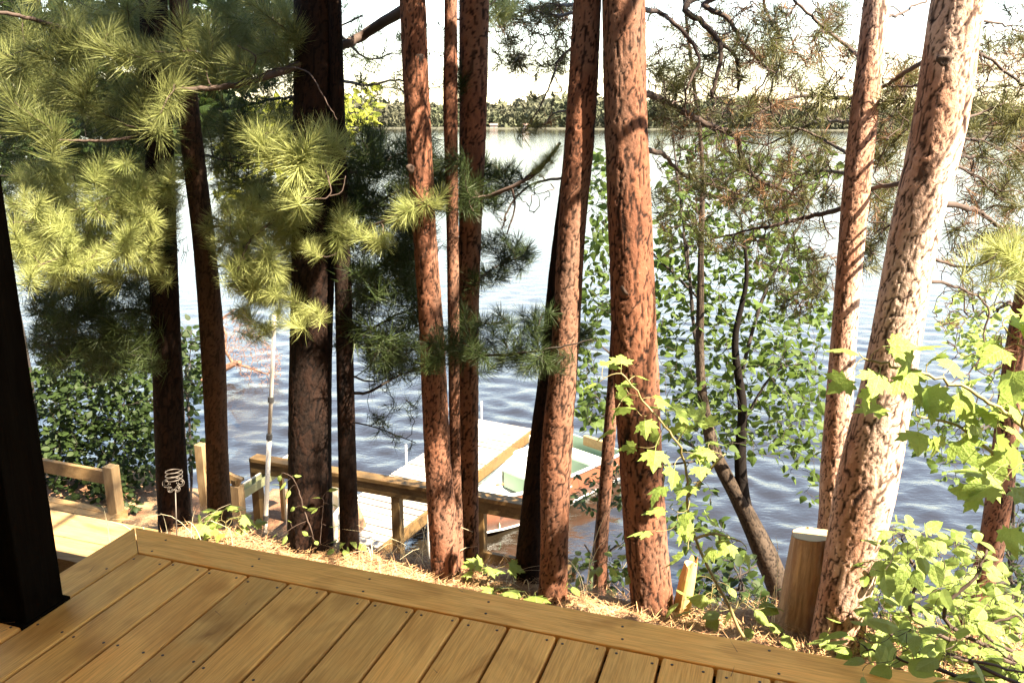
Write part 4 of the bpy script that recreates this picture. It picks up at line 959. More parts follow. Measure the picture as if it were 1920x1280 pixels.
dead('t12', [([tp('t12', 1810, 95)]+line([(1845, 105, d12+.2), (1918, 158, d12+.2), (1990, 190, d12+.2)]), .007, .004), ([tp('t12', 1770, 370)]+line([(1831, 396, d12+.3), (1878, 427, d12+.3), (1960, 470, d12+.4)]), .012, .006),
             ([tp('t12', 1790, 300)]+line([(1830, 330, d12+.3), (1880, 370, d12+.4), (1950, 345, d12+.4)]), .007, .003), ([tp('t12', 1800, 250)]+line([(1830, 262, d12+.2), (1880, 258, d12+.3), (1940, 300, d12+.3)]), .006, .003)],
     sp([(1800, 60), (1940, 40), (1940, 470), (1780, 480), (1800, 300)], 230, d12, d12+.9, 71), 72, .34)
dead('t12', [([tp('t12', 1740, 520)]+line([(1800, 540, d12+.5), (1850, 580, d12+.6), (1830, 680, d12+.6), (1770, 730, d12+.6)]), .007, .002)], sp([(1750, 500), (1900, 480), (1880, 720), (1760, 740)], 60, d12+.4, d12+1, 73), 74, .1)
needle_branch('t12', [([tp('t12', 1750, 470)]+line([(1800, 500, d12-.1), (1850, 490, d12-.2), (1880, 465, d12-.2)]), .006, .003)], [at_d(1870, 465, d12-.2), at_d(1905, 450, d12-.2), at_d(1850, 480, d12-.15), at_d(1895, 490, d12-.2), at_d(1910, 520, d12-.2)], 75, 'near', scale=(.9, 1.2))
needle_branch('t12', [([tp('t12', 1780, 240)]+line([(1830, 215, d12), (1880, 195, d12)]), .005, .003)], [at_d(1880, 190, d12), at_d(1850, 215, d12+.1), at_d(1905, 215, d12), at_d(1840, 235, d12+.2), at_d(1890, 240, d12)], 76, 'olive', scale=(.9, 1.2))
dead('t8', [([tp('t8', 1085, 70)]+line([(1050, 110, d8+.1), (1035, 150, d8+.1), (1010, 205, d8+.1), (985, 240, d8+.1)]), .006, .002), ([tp('t8', 1075, 205)]+line([(1040, 212, d8), (1020, 235, d8)]), .005, .002),
            ([tp('t8', 1090, 20)]+line([(1040, 30, d8+.2), (990, 20, d8+.3), (940, 40, d8+.3)]), .007, .003)],
     sp([(920, 0), (1080, 0), (1060, 130), (960, 140)], 140, d8, d8+.9, 77)+sp([(970, 130), (1060, 100), (1060, 250), (990, 250)], 12, d8, d8+.3, 78), 79, .35)
dead('t8', [([tp('t8', 1060, 330)]+line([(1000, 345, d8+.2), (960, 380, d8+.2), (940, 430, d8+.2)]), .006, .003)], sp([(930, 330), (1040, 330), (1020, 400), (930, 420)], 16, d8, d8+.4, 80), 81, .1)

# the web of fine dark twigs between the sunlit trunks
dead('t11', [([tp('t11', 1650, 40)]+line([(1700, 20, d11+.3), (1760, -20, d11+.6)]), .008, .004), ([tp('t11', 1610, 230)]+line([(1530, 230, d11+.3), (1430, 270, d11+.6), (1330, 240, d11+.8)]), .009, .003),
             ([tp('t11', 1600, 330)]+line([(1540, 320, d11+.4), (1450, 330, d11+.8), (1350, 300, d11+1)]), .009, .003), ([trunk_at('t11', 2.7)]+line([(1440, -30, d11+.5), (1460, 60, d11+.5), (1440, 140, d11+.5), (1400, 200, d11+.6)]), .010, .003)],
     sp([(1215, 0), (1620, 0), (1600, 300), (1560, 420), (1400, 420), (1225, 330)], 560, d11+.1, d11+1.4, 91), 92, .16, wig=.3)
dead('t12', [([tp('t12', 1800, 60)]+line([(1850, 40, d12+.5), (1920, 60, d12+.6)]), .008, .003), ([tp('t12', 1770, 300)]+line([(1840, 290, d12+.6), (1930, 250, d12+.8)]), .008, .003), ([tp('t12', 1700, 420)]+line([(1660, 430, d12+.6), (1620, 470, d12+.9)]), .006, .003)],
     sp([(1810, 20), (1940, 0), (1940, 480), (1770, 500), (1790, 320)], 260, d12+.3, d12+1.6, 93)+sp([(1640, 60), (1720, 100), (1690, 330), (1620, 520)], 90, d12+.4, d12+1.2, 94), 95, .16, wig=.3)
dead('t8', [([tp('t8', 1100, 15)]+line([(1040, 10, d8+.5), (960, 30, d8+.8), (900, 20, d8+1)]), .008, .003)], sp([(905, 0), (1080, 0), (1060, 100), (930, 150)], 120, d8+.3, d8+1.3, 96), 97, .2, wig=.3)

# ================================================================== leafy plants
def leaf_mesh(name, half, mat, fold=.22, droop=.22, pet=.3):
    """leaf of length 1 along +Y lying in XY, folded along its midrib, with a stalk"""
    mid = [(0, y) for y in (.0, .33, .66, 1.0)]
    V, Fc = [], []
    def z(x, y): return fold*abs(x)*-.6-droop*y*y+.0
    for s in (1, -1):
        k = len(V); pts = [(s*x, y) for x, y in half]+[mid[2], mid[1]]
        V += [(x, y, z(x, y)) for x, y in pts]; f = list(range(k, k+len(pts))); Fc.append(f if s == 1 else f[::-1])
    k = len(V); V += [(-.012, .02, 0), (.012, .02, 0), (.008, -pet, .03), (-.008, -pet, .03)]; Fc.append([k, k+1, k+2, k+3])
    V = np.array(V, float); V[:, 1] += pet
    bm = bmesh.new(); me = new_mesh(name, V, Fc, mat); bm.from_mesh(me); bmesh.ops.remove_doubles(bm, verts=bm.verts, dist=1e-5)
    bmesh.ops.triangulate(bm, faces=bm.faces[:]); bm.to_mesh(me); bm.free(); return me
MAPLE = [(0, 0), (.15, -.05), (.36, -.13), (.33, .03), (.44, .02), (.62, .10), (.52, .20), (.56, .27), (.70, .46), (.50, .44), (.45, .50), (.30, .40), (.27, .55), (.31, .66), (.17, .70), (.13, .80), (0, 1.0)]
OVAL = [(0, 0), (.18, .05), (.32, .24), (.34, .42), (.27, .65), (.14, .85), (0, 1)]
BIRCH = [(0, 0), (.22, .04), (.36, .20), (.30, .45), (.16, .75), (0, 1)]
LM = {'maple': [leaf_mesh('leaf', MAPLE, M['maple'], f_, d_) for f_, d_ in ((.3, .15), (.5, .35), (.15, .5))],
      'shrub': [leaf_mesh('leaf', OVAL, M['shrub'], f_, d_) for f_, d_ in ((.3, .15), (.6, .35), (.2, .55))],
      'birch': [leaf_mesh('leaf', BIRCH, M['birch'], f_, d_) for f_, d_ in ((.3, .15), (.5, .4))],
      'alder': [leaf_mesh('leaf', OVAL, M['alder'], f_, d_) for f_, d_ in ((.3, .15), (.5, .4))]}
def me_geo(me):
    V = np.zeros(len(me.vertices)*3); me.vertices.foreach_get('co', V); return V.reshape(-1, 3), np.array([list(p.vertices) for p in me.polygons])
def leaf_rot(d, g, flat=.6, tilt=.5):
    """stalk leaves along d, blade faces mostly up"""
    y = np.asarray(d, float)+g.normal(size=3)*.35; y[2] = y[2]*(1-flat)-.25*g.random(); y /= np.linalg.norm(y)+1e-9
    n = EZ+g.normal(size=3)*tilt; n = n-y*(n@y); n /= np.linalg.norm(n)+1e-9; x = np.cross(y, n)
    return Matrix(np.column_stack([x, y, n]).tolist()).to_quaternion()
def place_leaves(parent, b, kind, tips, size, seed, flat=.6, tilt=.5, per=1):
    g = np.random.default_rng(seed); ms = LM[kind]
    for p, d in tips:
        for _ in range(per): link('leaf', ms[g.integers(len(ms))], parent, np.asarray(p)-b, leaf_rot(d+(g.normal(size=3)*.8 if per > 1 else 0), g, flat, tilt), g.uniform(*size))
def leaf_stuff(name, parent, b, kind, tips, size, seed, mat, per=1, flat=.5, tilt=.7):
    g = np.random.default_rng(seed); geo = [me_geo(m_) for m_ in LM[kind]]; VV, FF, n = [], [], 0
    for p, d in tips:
        for _ in range(per):
            V, Fc = geo[g.integers(len(geo))]; R_ = np.array(leaf_rot(d+(g.normal(size=3)*.8 if per > 1 else 0), g, flat, tilt).to_matrix())
            VV.append((V*g.uniform(*size))@R_.T+np.asarray(p)+(g.normal(size=3)*.02 if per > 1 else 0)); FF.append(Fc+n); n += len(V)
    return tag(mk(name, np.concatenate(VV), np.concatenate(FF), M[mat], parent, False, b), kind='stuff')

# maple sapling before the thick cracked pine: leaves traced one by one
def maple(label, base, mains, leaves, seed, size, name='maple_sapling', r0=.006, group=None, flat=.55, tilt=.55):
    root = empty(name, base, label, 'maple sapling', group)
    mb, tips = grow([(m_, r0, r0*.4) for m_ in mains], leaves, seed, r_tip=.0012, wig=.05, sag=.05)
    st_ = mb.build('stem', M['stem'], root, base, smooth=True)
    place_leaves(root, base, 'maple', tips, size, seed+1, flat, tilt); return root
dm = 2.72
b = dk(2.02, .55, 0); b[2] = float(ground_z(b[0], b[1]))
stem_main = [b]+line([(1300, 1000, dm+.1), (1290, 900, dm+.05), (1270, 830, dm), (1215, 760, dm-.02), (1165, 700, dm-.05)])
br2 = line([(1290, 930, dm+.05), (1340, 870, dm), (1360, 850, dm)]); br3 = line([(1300, 1010, dm+.1), (1340, 1000, dm), (1390, 1015, dm)])
maple('slender maple sapling with bright leaves across the thick cracked pine trunk', b, [stem_main, br2, br3],
      line([(1125, 715, dm-.05), (1165, 690, dm-.05), (1190, 705, dm-.02), (1130, 690, dm), (1185, 740, dm), (1160, 760, dm), (1220, 745, dm-.02), (1230, 770, dm), (1150, 800, dm), (1195, 770, dm), (1175, 730, dm+.02), (1210, 780, dm), (1255, 770, dm), (1255, 790, dm+.05), (1290, 790, dm), (1230, 835, dm-.04), (1200, 838, dm-.02), (1310, 790, dm),
            (1300, 850, dm), (1330, 845, dm), (1312, 868, dm-.03), (1350, 850, dm), (1250, 905, dm-.02), (1300, 905, dm), (1255, 950, dm), (1330, 830, dm+.1), (1230, 995, dm), (1275, 985, dm), (1290, 1030, dm-.03), (1310, 990, dm), (1340, 990, dm), (1345, 1020, dm), (1380, 1015, dm), (1400, 1030, dm), (1290, 955, dm), (1265, 870, dm), (1240, 810, dm), (1275, 820, dm)]), 401, (.055, .078))
dr_ = 2.35
b = dk(3.75, .55, 0); b[2] = float(ground_z(b[0], b[1]))
lv = line([(1610, 660, dr_), (1600, 700, dr_), (1655, 650, dr_-.05), (1690, 655, dr_), (1680, 690, dr_), (1650, 690, dr_-.02), (1715, 690, dr_), (1740, 680, dr_), (1700, 730, dr_), (1670, 760, dr_+.03), (1740, 710, dr_), (1770, 700, dr_), (1790, 720, dr_), (1820, 720, dr_), (1720, 760, dr_+.06), (1750, 760, dr_+.06), (1780, 770, dr_+.06), (1720, 800, dr_+.08), (1760, 805, dr_+.08), (1800, 780, dr_+.05), (1790, 815, dr_+.08), (1830, 790, dr_+.05), (1850, 750, dr_), (1880, 760, dr_), (1840, 830, dr_+.08), (1870, 800, dr_), (1900, 800, dr_-.1), (1910, 830, dr_-.1), (1890, 850, dr_), (1870, 880, dr_), (1910, 880, dr_), (1860, 740, dr_), (1905, 740, dr_), (1640, 720, dr_), (1760, 740, dr_)])
maple('maple branch with large pale sunlit leaves crossing the thickest pine trunk', b, [[b]+line([(1990, 1000, 2.35), (1950, 840, dr_), (1880, 770, dr_), (1780, 715, dr_), (1690, 690, dr_), (1620, 672, dr_)]), line([(1955, 860, dr_), (1880, 860, dr_+.06), (1800, 800, dr_+.08), (1720, 780, dr_+.06)])], lv, 411, (.068, .098), r0=.008, tilt=.7, flat=.45)
b = dk(3.85, .6, 0); b[2] = float(ground_z(b[0], b[1]))
maple('maple sprig with a few large leaves beside the leaning trunk by the water', b, [[b]+line([(1990, 900, 2.1), (1960, 720, 2.1), (1910, 640, 2.1), (1880, 610, 2.1)])],
      line([(1895, 590, 2.1), (1900, 625, 2.1), (1870, 625, 2.1), (1890, 650, 2.1), (1905, 680, 2.1), (1915, 600, 2.1), (1860, 650, 2.15), (1880, 905, 2.1), (1860, 890, 2.1), (1905, 940, 2.1), (1900, 900, 2.0), (1860, 930, 2.1), (1895, 975, 2.1), (1900, 1000, 2.1)]), 421, (.07, .095), r0=.006)

# seedlings along the deck edge
def seedling(label, px, py, n, w, h, seed, kind='maple', size=(.05, .075), cat='seedling'):
    b = at_g(px, py); g = np.random.default_rng(seed); dpt = depth(b)
    root = empty('seedling', b, label, cat, 'seedlings along the deck edge')
    L = [b+np.array([g.normal()*w, g.normal()*w*.6, h*g.uniform(.45, 1.05)]) for _ in range(n)]
    mb, tips = grow([([b, b+EZ*h*.5, b+EZ*h*.8+g.normal(size=3)*.02], .003, .0015)], L, seed, r_tip=.001, wig=.05)
    mb.build('stem', M['stem'], root, b, smooth=True); place_leaves(root, b, kind, tips, size, seed+1, .8, .35)
seedling('low maple seedling in the sunlit litter at the foot of the slim brown pine', 425, 1002, 16, .06, .10, 501)
seedling('small seedling with round leaves in front of the thin black trunk', 655, 1040, 9, .035, .08, 502, 'shrub', (.03, .05))
seedling('broad maple seedling against the border at the foot of the dark twin trunk', 985, 1128, 9, .05, .055, 503, 'maple', (.07, .10))
seedling('pale maple seedling under the thin young pine', 1120, 1112, 18, .08, .16, 504, 'shrub', (.035, .055))
seedling('wide low seedling beside the tall stump', 1370, 1178, 17, .08, .12, 505, 'shrub', (.06, .085))
seedling('small seedling between the row of three trunks and the sunlit pine', 915, 1092, 7, .05, .09, 506, 'maple', (.05, .07))
seedling('leafy seedling over the border at the foot of the thickest pine', 1600, 1240, 22, .09, .13, 507, 'shrub', (.055, .08))
seedling('young seedling at the corner of the split stub', 1330, 1160, 8, .04, .16, 508, 'shrub', (.04, .055))

# vine sprig before the black trunk
b = at_g(592, 1030); vd = depth(b)-.15
sprig = empty('vine_sprig', b, 'thin arching sprig with small round leaves before the thick black trunk', 'sprig')
mb, tips = grow([([b]+line([(585, 1000, vd), (572, 960, vd), (560, 920, vd), (548, 895, vd), (532, 886, vd)]), .0035, .0015), (line([(578, 975, vd), (555, 985, vd), (525, 1005, vd)]), .002, .001), (line([(600, 1020, vd), (603, 980, vd), (607, 940, vd)]), .002, .001)],
                 line([(528, 888, vd), (540, 900, vd), (530, 912, vd), (545, 915, vd), (548, 892, vd), (538, 926, vd), (556, 950, vd), (568, 948, vd), (572, 955, vd), (545, 980, vd), (540, 1000, vd), (612, 922, vd), (605, 935, vd), (600, 950, vd), (618, 945, vd), (612, 985, vd), (580, 1005, vd), (590, 1012, vd), (520, 1000, vd)]), 520, r_tip=.001)
mb.build('stem', M['twig'], sprig, b, smooth=True); place_leaves(sprig, b, 'shrub', tips, (.026, .042), 521, .3, .8)

# broad shrub in the sun past the thickest pine
def shrub(name, label, base, poly, n, d0, d1, seed, kind, size, trunkpts, cat='shrub', stuff_n=0, smat='alder', ssize=None, r0=.008, stuff_poly=None, sd=(0, 0), tw='twig', per=1, group=None):
    root = empty(name, base, label, cat, group)
    T_ = sample(poly, n, d0, d1, seed)
    mb, tips = grow([(m_, r0, r0*.35) for m_ in trunkpts], T_, seed, r_tip=.0012, wig=.07)
    mb.build('stem', M[tw], root, base, smooth=True)
    if n: place_leaves(root, base, kind, tips, size, seed+1, .6, .6)
    if stuff_n:
        T2 = sample(stuff_poly or poly, stuff_n, *sd, seed+3); mb, tips2 = grow([(m_, r0*.5, r0*.2) for m_ in trunkpts], T2, seed+5, r_tip=.0012, wig=.08)
        mb.build('twigs', M[tw], root, base, smooth=True)['kind'] = 'stuff'
        leaf_stuff('foliage', root, base, kind, tips2, ssize or size, seed+4, smat, per)
    return root
b = dk(3.25, .75, 0); b[2] = float(ground_z(b[0], b[1]))
P1 = [(1640, 1000), (1690, 970), (1760, 1000), (1830, 1010), (1860, 1060), (1900, 1090), (1930, 1130), (1930, 1290), (1800, 1290), (1700, 1230), (1640, 1200), (1625, 1100)]
shrub('shrub', 'sunny shrub with broad yellow green leaves past the thickest pine trunk', b, P1, 240, 2.35, 2.95, 601, 'shrub', (.040, .072),
      [[b]+line([(1745, 1180, 2.6), (1720, 1080, 2.6), (1690, 1010, 2.6)]), [b]+line([(1790, 1180, 2.55), (1830, 1080, 2.5), (1850, 1030, 2.5)]), [b]+line([(1700, 1200, 2.6), (1650, 1150, 2.6)]), [b]+line([(1860, 1200, 2.5), (1910, 1150, 2.45)])],
      stuff_n=380, smat='shrub', ssize=(.04, .065), sd=(2.8, 3.6))
b = dk(3.6, .25, 0); b[2] = float(ground_z(b[0], b[1]))
shrub('shrub', 'low leafy shrub along the border where the deck edge ends in grass', b, [(1560, 1180), (1700, 1170), (1800, 1230), (1930, 1250), (1930, 1320), (1700, 1300), (1600, 1250)], 60, 2.15, 2.45, 621, 'shrub', (.05, .075),
      [[b]+line([(1800, 1270, 2.3), (1700, 1240, 2.35), (1620, 1210, 2.4)]), [b]+line([(1860, 1260, 2.2), (1920, 1260, 2.2)])])
# birch clump at the water
bb_ = at_d(1468, 1130, 6.4)
birch = tree('birch', 'birch_tree', 'leaning dark birch with small hanging leaves, rooted on the bank by the stump', [(1125, 1445, 1492), (1040, 1412, 1460), (980, 1388, 1428), (930, 1365, 1400), (880, 1340, 1370), (820, 1320, 1344), (700, 1305, 1322), (500, 1308, 1320), (300, 1312, 1320)], M['bark_birch'], seed=30, base_p=bb_, cat='birch tree', top=3.6, plate=.03, deep=.003, res=.012)
Yb = TREES['birch']['Y']
mb = MB(); P = smooth_path([at_y(1420, 1000, Yb), at_y(1397, 950, Yb), at_y(1388, 860, Yb), at_y(1392, 760, Yb), at_y(1378, 640, Yb), at_y(1400, 520, Yb), at_y(1388, 400, Yb)], 30); mb.tube(P, np.linspace(.062, .006, 30), 10)
fork = mb.build('fork', M['bark_birch'], birch, bb_, smooth=True)
BP = [(1225, 470), (1260, 300), (1330, 240), (1450, 300), (1560, 280), (1560, 330), (1470, 420), (1530, 480), (1560, 600), (1545, 700), (1540, 830), (1470, 850), (1400, 850), (1330, 870), (1260, 830), (1225, 720)]
BP2 = [(1100, 290), (1150, 280), (1145, 400), (1150, 560), (1110, 700), (1150, 780), (1100, 800), (1080, 740), (1095, 600), (1110, 420)]
mains = [(line([(1310, 700, 6.4), (1290, 500, 6.2), (1270, 330, 6.2), (1255, 180, 6.2)]), .014, .004), (line([(1390, 700, 6.4), (1430, 560, 6.3), (1500, 420, 6.2), (1540, 330, 6.2)]), .014, .004), (line([(1335, 860, 6.4), (1250, 800, 6.2), (1180, 700, 6.2), (1120, 640, 6.2)]), .012, .004),
         (line([(1390, 800, 6.4), (1450, 700, 6.2), (1520, 680, 6.1)]), .010, .004), (line([(1310, 560, 6.4), (1200, 450, 6.3), (1130, 380, 6.3)]), .010, .004), (line([(1340, 860, 6.4), (1260, 870, 6.2), (1200, 880, 6.2)]), .009, .004)]
T_ = sample(BP, 250, 5.7, 6.1, 631)+sample(BP2, 50, 5.9, 6.3, 632)
mb, tips = grow(mains, T_, 633, r_tip=.002, wig=.1, sag=.05); br = mb.build('branch', M['twig_dark'], birch, bb_, smooth=True)
place_leaves(br, bb_, 'birch', tips, (.058, .085), 634, .2, .8)
T2 = sample(BP, 1250, 6.0, 7.0, 635)+sample(BP2, 220, 6.2, 6.9, 636)+sample([(1230, 880), (1330, 900), (1400, 1050), (1300, 1060), (1240, 960)], 70, 5.8, 6.4, 637)+sample([(1440, 560), (1545, 700), (1540, 960), (1480, 900), (1420, 800)], 70, 5.9, 6.5, 638)
mb, tips = grow(mains, T2, 639, r_tip=.002, wig=.1, sag=.05); br2_ = mb.build('twigs', M['twig_dark'], birch, bb_, smooth=True); br2_['kind'] = 'stuff'
leaf_stuff('foliage', birch, bb_, 'birch', tips, (.055, .085), 640, 'birch', 2, .2, .8)
# green leafy shrubs down the bank
def bank_shrub(label, px, py, d, poly, n, d0, d1, seed, kind='alder', size=(.05, .08), mat='alder', per=2, tw='twig_dark'):
    b = at_d(px, py, d); z = float(ground_z(b[0], b[1])); b[2] = max(min(b[2], z), WATER-.1) if z > b[2] else z
    root = empty('bank_shrub', b, label, 'shrub', 'shrubs along the shore'); xs = [p[0] for p in poly]; ys = [p[1] for p in poly]; cx = sum(xs)/len(xs); cy = sum(ys)/len(ys)
    g = np.random.default_rng(seed); ms = [[b]+line([((px+cx)/2, (max(ys)+cy)/2, d), (cx+g.normal()*15, cy, (d0+d1)/2), (cx+g.uniform(-1, 1)*(max(xs)-min(xs))*.3, min(ys)+20, (d0+d1)/2)]) for _ in range(3)]
    mb, tips = grow([(m_, .014, .004) for m_ in ms], sample(poly, n, d0, d1, seed), seed, r_tip=.002, wig=.1)
    mb.build('stem', M[tw], root, b, smooth=True); leaf_stuff('foliage', root, b, kind, tips, size, seed+2, mat, per)
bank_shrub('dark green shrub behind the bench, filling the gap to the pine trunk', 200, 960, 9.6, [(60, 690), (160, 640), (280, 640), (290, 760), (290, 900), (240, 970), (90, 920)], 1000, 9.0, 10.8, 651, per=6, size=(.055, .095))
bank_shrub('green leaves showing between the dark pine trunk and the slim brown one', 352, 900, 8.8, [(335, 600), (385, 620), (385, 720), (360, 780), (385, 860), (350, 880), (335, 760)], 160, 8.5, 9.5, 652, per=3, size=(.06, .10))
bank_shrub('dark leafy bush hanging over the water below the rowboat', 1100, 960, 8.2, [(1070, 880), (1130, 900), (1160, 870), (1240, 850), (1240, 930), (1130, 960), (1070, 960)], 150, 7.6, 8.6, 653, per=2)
bank_shrub('low green plants on the bank in front of the leaning birch', 1370, 1140, 4.6, [(1290, 1060), (1400, 1040), (1450, 1120), (1420, 1150), (1300, 1150)], 120, 3.9, 4.8, 654, per=2, size=(.04, .06))
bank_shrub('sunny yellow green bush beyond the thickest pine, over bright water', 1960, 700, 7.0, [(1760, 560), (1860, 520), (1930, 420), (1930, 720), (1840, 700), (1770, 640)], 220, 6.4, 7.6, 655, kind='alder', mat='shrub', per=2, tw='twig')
bank_shrub('pale leafy sprays trailing over the water beyond the thickest pine', 1980, 860, 6.8, [(1700, 740), (1860, 720), (1930, 740), (1930, 900), (1800, 920), (1720, 850)], 150, 6.0, 7.0, 656, kind='birch', mat='birch', per=2, size=(.05, .075))
bank_shrub('fine leafed bush at the water edge behind the leaning trunk', 1930, 1100, 5.2, [(1830, 1000), (1930, 960), (1930, 1180), (1850, 1200)], 200, 4.6, 5.6, 657, per=2, size=(.03, .05), mat='alder')
bank_shrub('small leafy bush on the bank between the thin young pine and the thick cracked one', 1150, 1130, 4.4, [(1070, 1050), (1180, 1000), (1180, 1100), (1080, 1110)], 60, 4.0, 4.6, 658, per=2, size=(.035, .055))
# background trees on the shaded side
def back_tree(name, label, px, d, poly, n, d0, d1, seed, mat, kind='alder', size=(.08, .13), per=2, z0=None):
    b = at_d(px, 700, d); b[2] = WATER+.2 if b[1] > 7 else float(ground_z(b[0], b[1])); b[2] = max(b[2], WATER-.3)
    root = empty(name, b, label, 'tree', 'trees along the shore')
    tk = [b, b+np.array([.1, .05, 2.2]), b+np.array([.0, .1, 4.5]), b+np.array([.2, .1, 7.5])]
    mb = MB(); S = smooth_path(tk, 24); mb.tube(S, np.linspace(.13, .04, 24), 10); mb.build('trunk', M['twig_dark'], root, b, smooth=True)
    mb, tips = grow([(tk, .05, .02)], sample(poly, n, d0, d1, seed), seed, r_tip=.003, wig=.08)
    mb.build('limb', M['twig_dark'], root, b, smooth=True); leaf_stuff('crown', root, b, kind, tips, size, seed+2, mat, per)
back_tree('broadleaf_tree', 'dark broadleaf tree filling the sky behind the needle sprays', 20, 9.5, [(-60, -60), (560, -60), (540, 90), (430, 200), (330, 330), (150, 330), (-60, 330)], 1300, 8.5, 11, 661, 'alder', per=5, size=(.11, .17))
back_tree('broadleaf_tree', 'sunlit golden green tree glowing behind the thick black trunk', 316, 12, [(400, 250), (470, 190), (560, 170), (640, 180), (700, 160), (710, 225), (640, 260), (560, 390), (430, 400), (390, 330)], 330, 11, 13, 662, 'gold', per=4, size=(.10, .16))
# reddish twiggy bush leaning over the water with its crooked stem
rbp = at_z(392, 712, WATER); rw = depth(rbp)
rbush = empty('twiggy_bush', rbp, 'reddish bare twiggy bush on a crooked log in the water, beside the white pole', 'bush')
mb, tips = grow([(line([(380, 716, rw), (405, 700, rw), (438, 682, rw), (452, 680, rw)]), .09, .05), (line([(438, 682, rw), (422, 655, rw), (424, 630, rw), (416, 600, rw), (440, 580, rw)]), .035, .012), (line([(438, 682, rw), (470, 690, rw), (500, 700, rw), (515, 690, rw)]), .03, .008)],
                 sample([(410, 590), (470, 590), (500, 640), (530, 660), (525, 730), (480, 740), (440, 690), (410, 640)], 800, rw-.5, rw+.6, 671)+sample([(350, 740), (400, 720), (420, 770), (360, 775)], 60, rw-.3, rw+.3, 672), 673, r_tip=.005, wig=.18, k=4)
mb.build('twigs', M['twig_red'], rbush, rbp, smooth=True)

# ------------------------------------------------------------------ litter, grass, stones, stake
def litter():
    g = np.random.default_rng(17); n = 42000
    q = g.uniform(-3.4, 4.2, n); s = BW+.01+g.random(n)**1.3*np.where(q < -.3, 2.6, 1.15)
    P = C0[None]+q[:, None]*EE+s[:, None]*EB; L = g.uniform(.05, .13, n); a = g.uniform(0, 6.283, n)
    d = np.stack([np.cos(a), np.sin(a), g.normal(0, .18, n)], -1); sd = np.stack([-np.sin(a), np.cos(a), np.zeros(n)], -1)
    P[:, 2] = ground_z(P[:, 0], P[:, 1])+.004+g.random(n)*.022
    E_ = P+d*L[:, None]; E_[:, 2] = np.maximum(E_[:, 2], ground_z(E_[:, 0], E_[:, 1])+.002)
    V = np.stack([P-sd*.0014, P+sd*.0014, E_], 1).reshape(-1, 3)
    mm = MT('pine_litter'); geo = mm.n('NewGeometry'); mm.set(Base_Color=mm.mix(geo.outputs['Random Per Island'], (.13, .05, .02), (.48, .30, .14)), Roughness=.8)
    tag(mk('pine_litter', V, np.arange(3*n).reshape(-1, 3), mm.m), 'fallen rust and straw coloured pine needles covering the bank', 'pine litter', kind='stuff')
    # pieces of bark and dead leaves
    n = 420; q = g.uniform(-3, 4.2, n); s = BW+.03+g.random(n)*.9
    P = C0[None]+q[:, None]*EE+s[:, None]*EB; P[:, 2] = ground_z(P[:, 0], P[:, 1])+.012; VV, FF = [], []
    for i in range(n):
        r = g.uniform(.008, .026); rot = np.linalg.qr(g.normal(size=(3, 3)))[0]; sh = np.array([[-1, -.5, 0], [1, -.6, .1], [1.1, .5, -.1], [-.9, .6, .1]])*r; VV.append(P[i]+sh@rot.T*np.array([1, 1, .35])); FF.append([4*i, 4*i+1, 4*i+2, 4*i+3])
    tag(mk('leaf_litter', np.concatenate(VV), np.array(FF), M['needle_dead']), 'scraps of bark and dead leaves lying in the needles', 'leaf litter', kind='stuff')
litter()
def grass(label, px, py, n, h, seed, mat='grass', spread=.08, bend=.5, stems=None, sd=None):
    b = at_g(px, py); g = np.random.default_rng(seed); root = empty('grass_clump', b, label, 'grass', 'grass along the deck edge'); 
    for i in range(n):
        a = g.uniform(0, 6.283); hh = h*g.uniform(.5, 1.1); o = np.array([g.normal()*spread, g.normal()*spread*.5, -.02]); dr = np.array([math.cos(a), math.sin(a)*.6, 0])*hh*bend*g.uniform(.2, 1.4)
        P = smooth_path([o, o+EZ*hh*.55+dr*.2, o+EZ*hh*.9+dr*.7, o+EZ*hh*(.85 if g.random() < .5 else 1)+dr*1.3], 9); w_ = np.linspace(.0022, .0006, 9)
        x = np.array([-math.sin(a), math.cos(a), 0]); V = np.concatenate([P-x*w_[:, None], P+x*w_[:, None]]); Fc = [[j, j+1, 9+j+1, 9+j] for j in range(8)]
        mk('blade', V, Fc, M[mat], root)
grass('dry pale grass around the silver wire stake', 325, 1052, 16, .28, 701, spread=.11, bend=.5)
grass('dry arching grass at the foot of the row of three trunks', 800, 1062, 10, .22, 702, spread=.07, bend=1.2)
grass('dry grass by the leaning reddish trunk and thin black one', 740, 1050, 8, .18, 703, spread=.08, bend=1.3)
grass('dry grass drooping before the dark twin trunk', 960, 1100, 9, .13, 704, spread=.05, bend=1.3)
grass('thin pale stalks between the sunlit pine and the thick cracked one', 1090, 1125, 4, .42, 705, spread=.02, bend=.5)
grass('single dry stalks beside the cut stump', 1435, 1178, 4, .34, 706, spread=.05, bend=.1)
grass('bright grass under the low leafy shrub at the deck edge', 1830, 1262, 60, .14, 707, 'green_grass', .14, .7)
def rock(label, px, py, d, r, seed):
    b = at_d(px, py, d); z = float(ground_z(b[0], b[1])); b[2] = max(z, WATER)-.25*r; g = np.random.default_rng(seed)
    bm = bmesh.new(); bmesh.ops.create_icosphere(bm, subdivisions=3, radius=r)
    ds = g.normal(size=(7, 3))
    for v in bm.verts:
        p = np.array(v.co)/r; k = 1+sum(.10*math.sin(2.3*(p@q)+i) for i, q in enumerate(ds)); v.co = Vector(p*k*r*np.array([1.25, 1, .72]))
    me = bpy.data.meshes.new('rock'); bm.to_mesh(me); bm.free(); me.materials.append(M['rock']); me.polygons.foreach_set('use_smooth', np.ones(len(me.polygons), dtype=bool))
    tag(link('rock', me, None, b), label, 'rock', 'rocks along the shore')
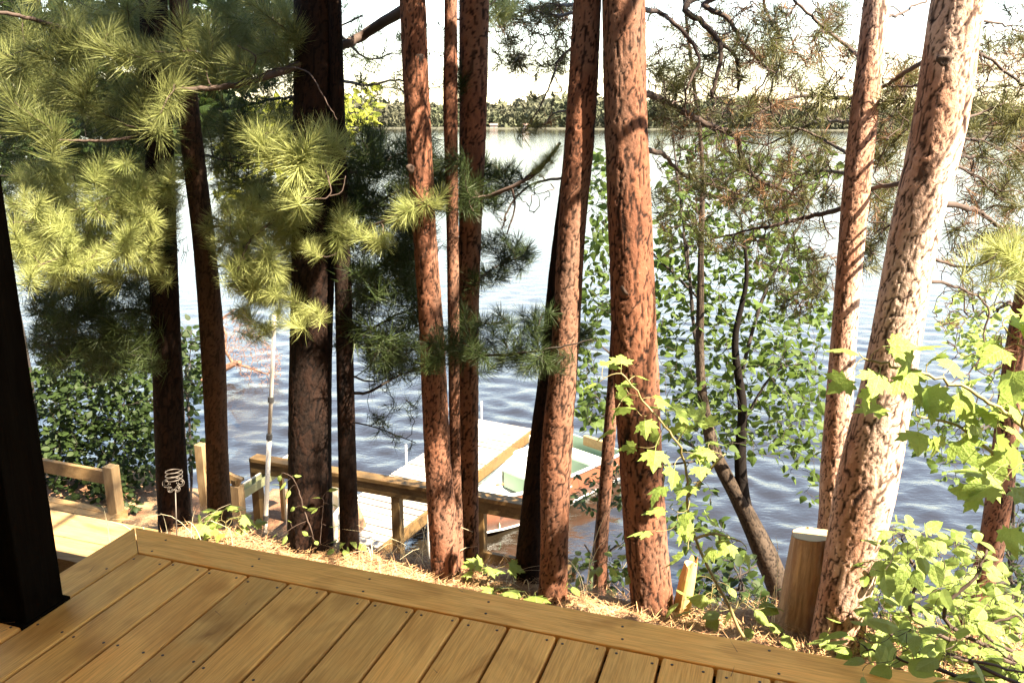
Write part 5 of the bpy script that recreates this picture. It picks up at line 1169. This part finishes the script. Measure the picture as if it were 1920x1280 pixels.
rock('grey boulder at the foot of the leaning birch', 1420, 1090, 6.0, .26, 1); rock('pale rock in the shallows below the newel post', 925, 1040, 7.4, .30, 2); rock('mossy stone on the bank beside the birch roots', 1460, 1120, 5.8, .16, 3)
# wire garden stake
sk = at_g(331, 1056); sdp = depth(sk)-.05
stake = empty('garden_stake', sk, 'silver wire garden stake with coils and scrolls before the dark pine trunk', 'garden stake')
def wire(P, r=.0021): V, Fc = tube(np.asarray(P), r, 6); mk('wire', V, Fc, M['stake'], stake, True, sk)
cxp = [at_d(323, 888, sdp), at_d(331, 925, sdp)]; k_ = depth(cxp[0])/F
def wp(x, y, z=0): return at_d(x, y, sdp)+np.array([0, z, 0])
wire([sk-EZ*.1, at_d(331, 990, sdp), at_d(329, 922, sdp)], .0026)
t = np.linspace(0, 3*2*math.pi, 90); wire([wp(323+15*math.cos(a)+3, 902-22*a/(6*math.pi), 15*k_*math.sin(a)) for a in t])
for cx, cy, r0_, sg in ((311, 906, 8, 1), (339, 904, 8, -1), (319, 917, 6, 1), (333, 916, 6, -1)):
    a = np.linspace(0, 3.6*math.pi, 50); wire([wp(cx+sg*(r0_*(1-i/70))*math.cos(x), cy+(r0_*(1-i/70))*math.sin(x)) for i, x in enumerate(a)], .0018)
wire([wp(311, 898), wp(325, 896), wp(339, 896)], .0018)


def deck_litter():
    g = np.random.default_rng(23); V = []
    for i in range(46):
        p = dk(g.uniform(-.1, 3.6), g.uniform(-1.5, BW-.02), .0035); a = g.uniform(0, 6.28); L = g.uniform(.012, .06); d = np.array([math.cos(a), math.sin(a), g.uniform(0, .05)])*L; s_ = np.array([-math.sin(a), math.cos(a), 0])*.0012
        V += [p-s_, p+s_, p+d]
    tag(mk('deck_litter', V, np.arange(len(V)).reshape(-1, 3), M['needle_dead']), 'a few dead pine needles lying on the deck boards', 'pine litter', kind='stuff')
deck_litter()
# ------------------------------------------------------------------ crowns above the picture
def shade_spots():
    """where boughs must hang for the shaded trunks to lie in shade"""
    out = {}; g = np.random.default_rng(5)
    for p in DARK:
        best = None
        for zz in np.arange(2.3, 6.5, .15):
            q = p+SUND*((zz-p[2])/SUND[2])
            if seen(q) or blocks(q, .15): continue
            if qs(q)[1] < .12 and zz < 3.4: continue
            for k in ('t5', 't7', 't8', 't10', 't11', 't12', 't13'):
                d = np.linalg.norm(trunk_at(k, zz)[:2]-q[:2])+.12*zz
                if best is None or d < best[0]: best = (d, k, q)
        if best: out.setdefault(best[1], []).append(best[2])
    return out
SH = shade_spots()
for i, (k, z0, z1, rad, nl, per) in enumerate((('t1', 3.0, 8, 1.7, 9, 36), ('t3', 2.9, 8.5, 1.8, 10, 36), ('t5', 3.2, 8.5, 1.7, 8, 36), ('t7', 3.4, 8.5, 1.7, 8, 36), ('t8', 2.4, 8.5, 1.4, 11, 36), ('t10', 2.4, 8.5, 1.5, 11, 36), ('t11', 3.0, 8.5, 1.6, 9, 36), ('t12', 2.8, 8.5, 1.9, 11, 36), ('t13', 4.0, 8.5, 1.6, 7, 33))):
    crown(k, 800+i, z0, z1, rad, nl, per, shade=SH.get(k, ()))
